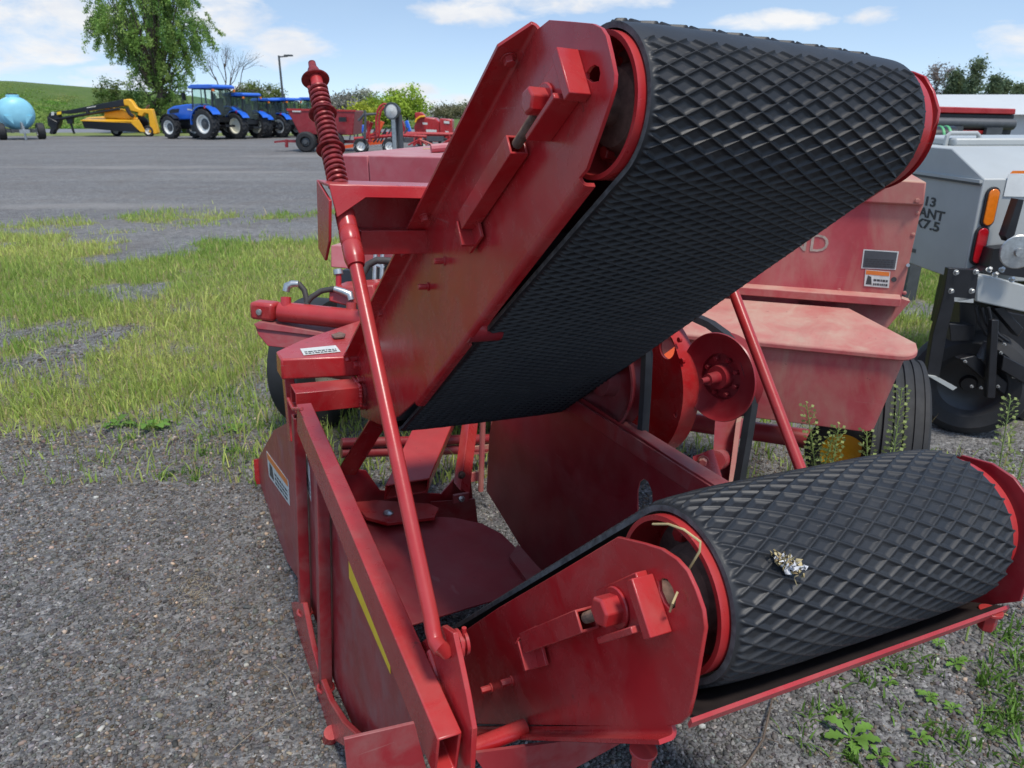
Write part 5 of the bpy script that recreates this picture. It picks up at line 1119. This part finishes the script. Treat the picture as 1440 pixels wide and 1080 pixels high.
def gcols(n, x, y, bias=0.):
    f = np.clip(fbm(x * .8, y * .8, 33) * 1.5 - .3 + rng.normal(0, .25, n) + bias, 0, 1)[:, None]
    c = np.array([.25, .39, .07]) * (1 - f) + np.array([.60, .63, .18]) * f
    st = rng.random(n) < .10 + .12 * (f[:, 0] > .7); c[st] = np.array([.55, .45, .22]) * rng.uniform(.7, 1.1, (st.sum(), 1)); return c * rng.uniform(.75, 1.2, (n, 1))
n = 1000000; x = rng.uniform(-10, 9, n); y = 3.0 + 11.5 * rng.random(n) ** 1.5
k = inview(x, y) & (rng.random(n) < grass_density(x, y) ** 1.1 * .75); x, y = x[k], y[k]; n = len(x)
hh = np.exp(rng.normal(math.log(.045), .5, n)) * (.6 + .9 * fbm(x * 1.7, y * 1.7, 40)) ; tall = rng.random(n) < .045; hh[tall] *= 2.1
ww = np.where(tall, .0016, rng.uniform(.0018, .0042, n)) * (1 + .06 * y)
parts = [blades(x, y, hh, ww, gcols(n, x, y))]
# seed heads on the tall stems: small pods strung along the upper half
ti = np.where(tall & (y < 7.5))[0]; ti = ti[rng.random(len(ti)) < .8][:6500]; per = 14
sx = np.repeat(x[ti], per); sy = np.repeat(y[ti], per); sh = np.repeat(hh[ti], per) * np.tile(np.linspace(.45, 1.05, per), len(ti))
a_ = rng.random(len(sx)) * 6.283; sx = sx + np.cos(a_) * .008; sy = sy + np.sin(a_) * .008
parts.append(blades(sx, sy, np.full(len(sx), .007), np.full(len(sx), .0026), np.array([.27, .30, .09]) * rng.uniform(.7, 1.2, (len(sx), 1)), .6, sh))
go2 = npmesh('grass', *join(parts)[:3], 'blade', join(parts)[3]) if False else None
jv, jl, js, jc = join(parts); tag(npmesh('grass', jv, jl, js, 'blade', jc), 'patchy yellow green grass and weeds', 'grass', kind='stuff')
# low creeping weeds at the gravel's edge and at the lower right
def pix_in(n, u0, u1, v0, v1):
    o = np.array([tuple(ground(rng.uniform(u0, u1), rng.uniform(v0, v1)))[:2] for _ in range(n)]); return o[:, 0], o[:, 1]
parts = []
for cnt, box in ((26, (1130, 1440, 900, 1080)), (16, (1380, 1440, 870, 1060)), (14, (300, 370, 540, 660)), (10, (150, 300, 570, 640)), (8, (230, 360, 640, 690))):
    cx_, cy_ = pix_in(cnt, *box)
    for a, b_ in zip(cx_, cy_):
        m_ = rng.integers(10, 38); r_ = rng.uniform(.012, .045); xx = a + rng.normal(0, r_, m_); yy = b_ + rng.normal(0, r_, m_)
        parts.append(blades(xx, yy, rng.uniform(.012, .05, m_), rng.uniform(.002, .005, m_), np.array([.13, .24, .04]) * rng.uniform(.6, 1.4, (m_, 1)), 1.0))
jv, jl, js, jc = join(parts); tag(npmesh('creeping_weeds', jv, jl, js, 'blade', jc), 'small creeping weeds in the gravel', 'weeds', kind='stuff')
# tall seeding weeds one can count
M['stem'] = plain('weed_stem', (.2, .26, .07), .6)
def stalk(base, tip, label, dens=1.0, pod0=.35):
    L = (tip - base).length; side = V((rng.normal(0, .02), rng.normal(0, .02), 0)); pts = [base + (tip - base) * t + side * math.sin(t * 3.1) for t in np.linspace(0, 1, 9)]
    o = MB().tube(pts, [.0035 * (1 - .07 * i) for i in range(9)], 6).build('seed_stalk', 'stem'); tag(o, label, 'weed', 'tall seeding weeds behind the lower belt')
    vs, lo, sz, cs = [], [], [], []; n = int(190 * dens)
    for i in range(n):
        t = pod0 + (1 - pod0) * i / n; c = base + (tip - base) * t + side * math.sin(t * 3.1); a = i * 2.4; out = V((math.cos(a), math.sin(a), .35)).normalized(); ln = .028 * (1.15 - .75 * t) + .004
        q = c + out * ln; x_, y_ = frame(out); r_ = .0094 * (1.1 - .5 * t); k = len(vs); w_ = V((0, 0, 1)).cross(out).normalized() * .0008
        vs += [c - w_, c + w_, q + w_, q - w_]; lo += [k, k + 1, k + 2, k + 3]; sz.append(4); up_ = (x_ * math.cos(a * 3) + y_ * math.sin(a * 3)); k = len(vs)
        vs += [q, q + out * r_ + up_ * r_, q + out * r_ * 2.1, q + out * r_ - up_ * r_]; lo += [k, k + 1, k + 2, k + 3]; sz.append(4)
        cs += [(.2, .28, .07)] * 4 + [tuple(np.array((.30, .36, .12)) * rng.uniform(.7, 1.2))] * 4
    npmesh('seed_pods', np.array([tuple(p) for p in vs]), np.array(lo), np.array(sz), 'blade', np.array(cs), parent=o)
def wk_(u, v, tu_, tv, d): 
    tip = at(tu_, tv, d); base = at(u, v, d); base.z = 0.0; base = V((base.x, base.y, 0)); return base, tip
for (u, v, tu_, tv, d, lab, de) in ((1128, 700, 1133, 570, 2.35, 'seed stalk rising beside the far lift rod, browning at the tip', 1), (1140, 720, 1172, 612, 2.3, 'leaning seed stalk left of the yellow wheel', .8), (1182, 700, 1180, 600, 2.3, 'yellowish seed stalk in front of the yellow gauge wheel', 1), (1215, 720, 1218, 606, 2.25, 'short seed stalk right of the yellow gauge wheel', .7), (1240, 720, 1268, 545, 2.2, 'tallest seed stalk, standing in front of the baler tyre', 1.1), (1232, 720, 1252, 635, 2.2, 'small seed stalk low before the baler tyre', .6), (1395, 760, 1421, 560, 2.25, 'seed stalk in front of the planter wheel', 1.0), (1430, 720, 1442, 640, 2.2, 'seed stalk cut by the right picture edge', .7)):
    stalk(*wk_(u, v, tu_, tv, d), lab, de)
# broad leaved weeds at the lower right and near the left grass edge
def rosette(u, v, r, label, nl=9, h=.5):
    p = ground(u, v); vs, lo, sz, cs = [], [], [], []
    for i in range(nl):
        a = i * 2.4 + rng.normal(0, .2); L = r * rng.uniform(.6, 1.1); d = V((math.cos(a), math.sin(a), 0)); sd = V((-d.y, d.x, 0)); el = rng.uniform(.2, .9) * h
        col = np.array((.16, .30, .05)) * rng.uniform(.7, 1.25); prof = [(0, .03), (.3, .05), (.45, .22), (.55, .12), (.68, .26), (.78, .13), (.9, .14), (1, .02)]
        k = len(vs)
        for t, w in prof:
            c_ = p + d * (L * t) + Z * (.006 + L * el * math.sin(t * 2.3)); f = Z * (w * L * .25)
            vs += [c_ - sd * w * L + f, c_, c_ + sd * w * L + f]; cs += [tuple(col)] * 3
        for j in range(len(prof) - 1):
            for e in (0, 1): lo += [k + j * 3 + e, k + j * 3 + e + 1, k + j * 3 + e + 4, k + j * 3 + e + 3]; sz.append(4)
    tag(npmesh('broadleaf_weed', np.array([tuple(q) for q in vs]), np.array(lo), np.array(sz), 'blade', np.array(cs)), label, 'weed', 'small leafy weeds in the gravel')
for u, v, r, lab in ((1196, 1040, .075, 'biggest feathery leaved weed at the bottom edge of the photo'), (1236, 1068, .04, 'small weed touching the biggest one at the bottom edge'), (1343, 936, .04, 'bright green rosette below the far end of the tray'), (1318, 908, .028, 'tiny bright weed close under the tray lip'), (1306, 982, .035, 'pale weed with upright leaves in open gravel at right'), (1338, 1000, .03, 'dark green weed right of the pale upright one'), (1292, 1042, .035, 'round leafy weed near the lower right corner'), (1250, 962, .025, 'small sprig left of the other rosettes under the tray'), (1398, 1032, .03, 'weed tuft nearest the lower right corner'), (1176, 1000, .022, 'thin sprig above the biggest weed'),
                     (215, 602, .10, 'leafy weed at the tip of the grass on the left gravel'), (165, 600, .09, 'leafy weed left of the gravel notch in the grass'), (330, 605, .07, 'leafy weed against the left baler tyre')):
    rosette(u, v, r, lab)
M['twig'] = plain('dry_twig', (.12, .085, .06), .8)
g_ = lambda u, v, z: ground(u, v, z)
tw = MB(); tw.tube([g_(1088, 975, .02), g_(1080, 1010, .04), g_(1073, 1040, .03), g_(1050, 1075, .02), g_(1020, 1100, .01)], [.002, .003, .003, .0035, .004], 7); tw.tube([g_(1076, 1036, .03), g_(1050, 1040, .03), g_(1035, 1030, .02)], .0013, 5); tw.tube([g_(1076, 1038, .03), g_(1095, 1044, .02)], .0013, 5)
tag(tw.build('dry_twig', 'twig'), 'bent brown twig lying on gravel below the tray', 'twig')
cl = MB()
for i in range(60):
    p = ground(rng.normal(278, 13), rng.normal(832, 13), .01); a = rng.random() * 6.28; d = V((math.cos(a), math.sin(a), rng.normal(0, .2))) * .035; cl.tube([p, p + d * .5 + Z * .01, p + d], .0008, 4)
tag(cl.build('dead_grass_clump', 'dull_straw'), 'tangled clump of dead grass lying on the left gravel', 'dead grass')
for pts, lab in ((((385, 935), (402, 950), (420, 992), (355, 1030), (320, 1060)), 'long pale stem lying on the gravel beside the stand leg'),):
    tag(MB().tube([ground(u, v, .012) for u, v in pts], .0009, 5).build('straw_strand', 'dull_straw'), lab, 'straw')
# ---- verge, road, hill
def sheet(name, x0, x1, y0, y1, z, mat, nx=2, ny=2):
    mb = MB(); mb.put([V((x0, y0, z)), V((x1, y0, z)), V((x1, y1, z)), V((x0, y1, z))], [(0, 1, 2, 3)]); return mb.build(name, mat, smooth=0)
M['turf'] = plain('mown_turf', (.16, .19, .045), .9, 0, .35, 1.2)
M['tarmac'] = plain('worn_tarmac', (.19, .19, .2), .85, 0, .12, .6)
yv0, yv1 = ground(100, 191.2).y, ground(100, 186.6).y
tag(sheet('grass_verge', -150, 60, yv0, yv1, .004, 'turf'), 'mown grass verge by the road', 'grass', kind='structure')
tag(sheet('road', -200, 80, yv1, ground(100, 181.5).y, .008, 'tarmac'), 'grey road beyond the yard', 'road', kind='structure')
mh, nt, b = nodes('hill_grass')
hn = noise(nt, .25, 9, .75, stretch=(1, 1, 2.5)); hc = ramp(nt, hn.outputs[0], [(.3, (.08, .15, .02)), (.5, (.13, .22, .03)), (.62, (.2, .24, .06)), (.75, (.24, .22, .1))])
h2 = noise(nt, 3, 6, .8); nt.links.new(mixc(nt, .45, hc.outputs[0], ramp(nt, h2.outputs[0], [(.3, (.05, .09, .015)), (.7, (.18, .25, .05))]).outputs[0]), b.inputs['Base Color']); b.inputs['Roughness'].default_value = .9; bump(nt, b, h2.outputs[0], 1, .4)
y0h = ground(100, 181.5).y + .3; hx = np.linspace(-130, 40, 120); hy = np.array([0, 2, 5, 9, 13, 17, 22, 30, 60]) + y0h
HT = lambda u, v: KY(y0h + 17, u, v)
tops = [(HT(u, v).x, HT(u, v).z) for u, v in ((-900, 60), (-300, 96), (0, 116), (60, 123), (120, 134), (190, 150), (240, 160), (300, 172))]
tz = np.interp(hx, [t[0] for t in tops], [t[1] for t in tops]); pf = np.array([0, .08, .28, .55, .8, .97, 1.0, .97, .9])
hv = np.stack([np.tile(hx, len(hy)), np.repeat(hy, len(hx)), np.outer(pf, tz - .0).ravel() + fbm(np.tile(hx, len(hy)) * .5, np.repeat(hy, len(hx)) * .5, 8) * .35 * np.repeat(pf, len(hx))], -1)
I = (np.arange(len(hy) - 1)[:, None] * len(hx) + np.arange(len(hx) - 1)[None]).ravel()
tag(npmesh('grassy_hill', hv, np.stack([I, I + 1, I + len(hx) + 1, I + len(hx)], -1).ravel(), np.full(len(I), 4), mh, smooth=True), 'green grassy bank beyond the road', 'hill', kind='structure')
n = 42000; x = rng.uniform(-75, -10, n); t = rng.random(n); y = y0h + 17.5 * t; z = np.interp(x, [q[0] for q in tops], [q[1] for q in tops]) * np.interp(t * 17.5, hy - y0h, pf) + .1
f = np.clip(fbm(x * .25, y * .6, 61) * 2.2 - .6, 0, 1)[:, None]; cols = (np.array([.17, .34, .05]) * (1 - f) + np.array([.38, .42, .12]) * f) * rng.uniform(.7, 1.2, (n, 1))
tag(npmesh('hill_grass', *blades(x, y, rng.uniform(.08, .2, n), np.full(n, .12), cols, .9, z - .05)[:3], 'blade', np.repeat(cols, 5, 0)), 'long grass on the bank', 'grass', kind='stuff')
# ---- trees
def leafmesh(name, pos, size, cols, parent, droop=0.3):
    n = len(pos); d = rng.normal(0, 1, (n, 3)); d[:, 2] -= droop * 2; d /= np.linalg.norm(d, axis=1)[:, None]; e = np.cross(d, rng.normal(0, 1, (n, 3))); e /= np.linalg.norm(e, axis=1)[:, None]
    s = size * rng.uniform(.6, 1.3, (n, 1)); V_ = np.stack([pos - e * s * .22, pos + d * s * .5 - e * s * .3, pos + d * s, pos + d * s * .5 + e * s * .3], 1) if True else None
    o = np.array(V((0, 0, 0)) if parent is None else parent.location)
    return npmesh(name, V_.reshape(-1, 3) - o, np.arange(n * 4), np.full(n, 4), 'leaf', np.repeat(cols, 4, 0), parent=parent)
def tree(base, H, crown, nclump, nleaf, size, col, label, trunk=.2, droop=0., name='tree', drooplen=0., group='trees beyond the yard', spread=.55, conif=False):
    """crown: list of ellipsoids (x, z centre, rx, rz) in metres from the base"""
    r = empty(name, base, label, 'tree', group); mb = MB(); tops = []
    mb.tube([base, base + V((.1, 0, H * .25)), base + V((-.1, .1, H * .55)), base + V((.1, 0, H * .85))], [trunk, trunk * .8, trunk * .5, trunk * .12], 8)
    pos, cs = [], []
    for i in range(nclump):
        if conif:
            t = rng.random() ** .8; zc = H * (.06 + .94 * t); rad = crown[0][2] * (1 - t) + .05; a = rng.random() * 6.28; c = np.array([math.cos(a) * rad * rng.uniform(.3, 1), math.sin(a) * rad * rng.uniform(.3, 1), zc])
        else:
            ex = crown[rng.choice(len(crown), p=np.array([e[2] * e[3] for e in crown]) / sum(e[2] * e[3] for e in crown))]
            d = rng.normal(0, 1, 3); d /= np.linalg.norm(d); rr = rng.random() ** .38; c = np.array([ex[0] + d[0] * ex[2] * rr, d[1] * ex[2] * .8 * rr, ex[1] + d[2] * ex[3] * rr])
        if i % 5 == 0 and not conif:
            m = V(c * np.array([.45, .45, .62])); mb.tube([base + V((0, 0, H * .2 + c[2] * .12)), base + m, base + V(c)], [trunk * .3, trunk * .18, trunk * .05], 5)
        k = int(nleaf / nclump * rng.uniform(.5, 1.5)); rs = size * rng.uniform(1.6, 3.4)
        p = c + rng.normal(0, spread, (k, 3)) * rs * np.array([1, 1, .75])
        if drooplen:
            t = rng.random(k); p = c + np.stack([rng.normal(0, rs * .35, k) + t * c[0] * .10, rng.normal(0, rs * .35, k), -t * drooplen * rng.uniform(.3, 1.3)], -1)
        pos.append(p); cs.append(np.array(col[rng.choice(len(col))]) * rng.uniform(.65, 1.3) * rng.uniform(.8, 1.2, (k, 1)))
    mb.build('trunk', 'bark', r); pos = np.concatenate(pos) + np.array(base); leafmesh('crown', pos, size, np.concatenate(cs), r, droop); return r
def gp(u, y): p = KY(y, u, 180); return V((p.x, y, 0))
yw = 60.; w0 = gp(232, yw); mx = 1 / FPX * yw * 1.04
tree(w0, 12.5, [(-.6, 9.6, 3.9, 3.2), (-3.0, 7.4, 1.7, 1.4), (2.6, 7.6, 2.2, 2.4), (.2, 6.2, 3.0, 2.6), (1.2, 11.5, 2.6, 1.8), (-.2, 3.4, 1.9, 1.9), (.9, 1.6, 2.0, 1.4), (-1.9, 2.0, 1.2, 1.5)], 700, 78000, .14, [(.2, .33, .07), (.26, .4, .09), (.34, .46, .12), (.13, .24, .06)], 'tall drooping green tree rising behind the mower and big tractor', .32, 1.0, 'large_tree', 1.5)
for u, dx, z0, r_, lab in ((170, 0, 2.0, 2.1, 'yellow green bush at the left foot of the tall tree'), (262, 0, 1.2, 1.5, 'dark bush between the tall tree and the big tractor')):
    tree(gp(u, 58.5), 3.4, [(0, z0, r_ * .7, z0 * .9)], 70, 7000, .14, [(.09, .16, .03), (.15, .2, .05)], lab, .08, name='bush', group='bushes by the road')
b0 = gp(322, 64); bt_ = empty('bare_tree', b0, 'leafless thin branched tree behind the line of tractors', 'tree'); mb = MB()
def grow(p, d, L, r, dep):
    q = p + d * L; mb.tube([p, p + d * L * .5 + V(rng.normal(0, L * .04, 3)), q], [r, r * .8, r * .6], 5)
    if dep:
        for _ in range(3 if dep > 1 else 2):
            grow(p + d * L * rng.uniform(.6, 1), (d + V(rng.normal(0, .42, 3)) + Z * .12).normalized(), L * rng.uniform(.55, .85), r * .55, dep - 1)
grow(b0, V((.02, 0, 1)), 2.4, .1, 0)
for d in (V((.35, .1, 1)), V((-.3, 0, 1)), V((.75, 0, .8)), V((.05, .3, 1))): grow(b0 + Z * 2.2, d.normalized(), 2.0, .065, 4)
mb.build('branches', 'bark', bt_)
lg = [(.16, .2, .05), (.2, .24, .07), (.13, .17, .05)]
for u, y, H, rw, col, lab in ((356, 95, 4.4, 2.2, lg, 'rounded olive tree behind the second tractor'), (379, 100, 4.5, 2.4, lg, 'rounded olive tree left of the lamp pole'), (330, 88, 3.4, 2.4, [(.10, .14, .04)], 'low dark tree behind the leafless one'), (345, 105, 3.8, 3, lg, 'low olive tree between the tractors and the lamp pole'), (412, 120, 2.6, 3.5, lg, 'low far trees right of the lamp pole'), (450, 130, 3.2, 5, lg, 'far pale trees above the maroon spreader'),
                            (486, 75, 2.8, 1.6, [(.38, .36, .31), (.3, .29, .24)], 'greyish budding tree behind the maroon spreader'), (514, 85, 3.4, 2.2, [(.26, .31, .18), (.3, .3, .22)], 'grey green tree behind the rake mast'), (505, 70, 1.9, 1.6, [(.38, .42, .04)], 'yellow green bush behind the blue hopper'), (541, 78, 2.7, 2.1, [(.28, .42, .04), (.34, .45, .05)], 'bright lime tree seen through the rake hoop'), (572, 72, 3.5, 2.2, [(.27, .4, .035), (.34, .45, .05)], 'largest bright lime tree behind the round work lamp'), (640, 110, 2.2, 4, [(.2, .19, .1)], 'far low trees left of the upper belt'), (690, 120, 3, 6, lg, 'far trees hidden behind the upper belt')):
    tree(gp(u, y), H, [(0, H * .6, rw, H * .42)], 60, 5200, .16 + .001 * y, col, lab, .1)
for u, y, H, rw, lab in ((1331, 66, 4.5, .8, 'dark conifer left of the others behind the building'), (1357, 64, 5.2, 1.0, 'tallest dark conifer behind the building roof'), (1386, 66, 4.3, .9, 'slim conifer standing apart behind the roof'), (1401, 68, 3.9, .9, 'short conifer right of the slim one'), (1421, 70, 3.6, .8, 'small conifer top over the roof ridge'), (1440, 70, 3.8, .8, 'conifer cut by the right picture edge')):
    tree(gp(u, y), H, [(0, 0, rw, 1)], 70, 4200, .2, [(.12, .17, .09), (.15, .19, .09)], lab, .12, 0, 'conifer', 0, 'conifers behind the building', .5, True)
tree(gp(1308, 68), 5.4, [(0, 3.9, 1.7, 1.4)], 40, 2600, .16, [(.24, .19, .16), (.18, .15, .12)], 'reddish grey budding tree at the end of the upper belt', .12)
tree(gp(1345, 66), 4.4, [(0, 3.3, 1.0, 1.0)], 30, 2600, .18, [(.14, .18, .06)], 'pale green tree between the two dark conifers', .1)
# ================================================================== LIGHT AND SKY
el, az = math.radians(66), math.atan2(.5, -.85)
sdir = V((math.sin(az) * math.cos(el), math.cos(az) * math.cos(el), math.sin(el)))
sun = bpy.data.lights.new('sun', 'SUN'); sun.energy = SUN_E; sun.angle = math.radians(SUN_A); sun.color = (1, .95, .865)
so = bpy.data.objects.new('sun', sun); COL.objects.link(so); so.rotation_euler = (-sdir).to_track_quat('-Z', 'Y').to_euler(); so.location = (3, -2, 8)
w = bpy.data.worlds.new('World'); S.world = w; w.use_nodes = True; nt = w.node_tree; bg = nt.nodes['Background']
sky = add(nt, 'ShaderNodeTexSky', sky_type='NISHITA'); sky.sun_disc = False; sky.sun_elevation = el; sky.sun_rotation = az; sky.altitude = 100; sky.air_density = 1.15; sky.dust_density = .25; sky.ozone_density = 1.4
bg.inputs['Strength'].default_value = SKY_S
tcw = add(nt, 'ShaderNodeTexCoord').outputs['Generated']; sp_ = add(nt, 'ShaderNodeSeparateXYZ'); nt.links.new(tcw, sp_.inputs[0])
sv = add(nt, 'ShaderNodeCombineXYZ'); nt.links.new(sp_.outputs[0], sv.inputs[0]); nt.links.new(sp_.outputs[1], sv.inputs[1]); nt.links.new(mth(nt, 'ADD', mth(nt, 'MULTIPLY', mth(nt, 'MAXIMUM', sp_.outputs[2], 0.), 2.6), .10), sv.inputs[2])
svn = add(nt, 'ShaderNodeVectorMath', operation='NORMALIZE'); nt.links.new(sv.outputs[0], svn.inputs[0]); nt.links.new(svn.outputs[0], sky.inputs['Vector'])
zc = mth(nt, 'ADD', mth(nt, 'MAXIMUM', sp_.outputs[2], 0.), .10); cmb = add(nt, 'ShaderNodeCombineXYZ')
nt.links.new(mth(nt, 'DIVIDE', sp_.outputs[0], zc), cmb.inputs[0]); nt.links.new(mth(nt, 'DIVIDE', sp_.outputs[1], zc), cmb.inputs[1])
azn = mth(nt, 'ARCTAN2', sp_.outputs[0], sp_.outputs[1]); eln = mth(nt, 'ARCSINE', sp_.outputs[2])
mask = None
def blob(u, v, wu, wv):
    d = ray(u, v).normalized(); a0, e0 = math.atan2(d.x, d.y), math.asin(d.z); ra, re_ = wu / FPX, wv / FPX
    q = mth(nt, 'ADD', mth(nt, 'POWER', mth(nt, 'ABSOLUTE', mth(nt, 'DIVIDE', mth(nt, 'SUBTRACT', azn, a0), ra)), 2.), mth(nt, 'POWER', mth(nt, 'ABSOLUTE', mth(nt, 'DIVIDE', mth(nt, 'SUBTRACT', eln, e0), re_)), 2.))
    return mth(nt, 'SUBTRACT', 1.0, q)
for bl2 in ((60, 30, 130, 34), (310, 26, 60, 34), (15, 95, 40, 14), (60, 68, 50, 22), (150, 112, 60, 16), (405, 68, 60, 26), (620, 18, 60, 16), (676, 12, 50, 22), (800, 0, 130, 20), (1090, 30, 70, 13), (1232, 23, 34, 11), (565, 127, 60, 10), (330, 140, 60, 16), (640, 150, 160, 16), (-200, 40, 200, 60), (1600, 60, 160, 30)):
    k = blob(*bl2); mask = k if mask is None else mth(nt, 'MAXIMUM', mask, k)
mpw = add(nt, 'ShaderNodeMapping'); mpw.inputs['Scale'].default_value = (1, 1, 2.6); nt.links.new(tcw, mpw.inputs[0])
cn_ = noise(nt, 13, 8, .62, mpw.outputs[0], dist=.3)
cl_ = mth(nt, 'ADD', mth(nt, 'MULTIPLY', mth(nt, 'MAXIMUM', mask, -1.0), .5), mth(nt, 'MULTIPLY', mth(nt, 'SUBTRACT', cn_.outputs[0], .5), 2.2))
cov = ramp(nt, cl_, [(.0, (0, 0, 0)), (.55, (1, 1, 1))])
# thin veil over the whole sky
veil = mth(nt, 'MULTIPLY', ramp(nt, noise(nt, 2.2, 5, .6, mpw.outputs[0]).outputs[0], [(.3, (.25,) * 3), (.75, (1, 1, 1))]).outputs[0], .38)
shade = ramp(nt, noise(nt, 9, 5, .6, mpw.outputs[0]).outputs[0], [(.3, tuple(CL * c for c in (.80, .84, .92))), (.62, tuple(CL * c for c in (1.02, 1.01, 1.0)))])
hz0 = mixc(nt, veil, sky.outputs[0], tuple(CL * c for c in (.56, .79, .98)))
hzf = mth(nt, 'POWER', mth(nt, 'SUBTRACT', 1.0, mth(nt, 'MAXIMUM', sp_.outputs[2], 0.), True), 9.0)
hz = mixc(nt, mth(nt, 'MULTIPLY', hzf, .5), hz0, tuple(CL * c for c in (.74, .87, .98)))
nt.links.new(mixc(nt, mth(nt, 'MULTIPLY', cov.outputs[0], .9), hz, shade.outputs[0]), bg.inputs['Color'])
S.view_settings.view_transform = 'Standard'; S.view_settings.look = 'None'; S.view_settings.exposure = EXPO; S.view_settings.gamma = 1
S.cycles.max_bounces = 6; S.cycles.transparent_max_bounces = 6; S.cycles.use_denoising = True
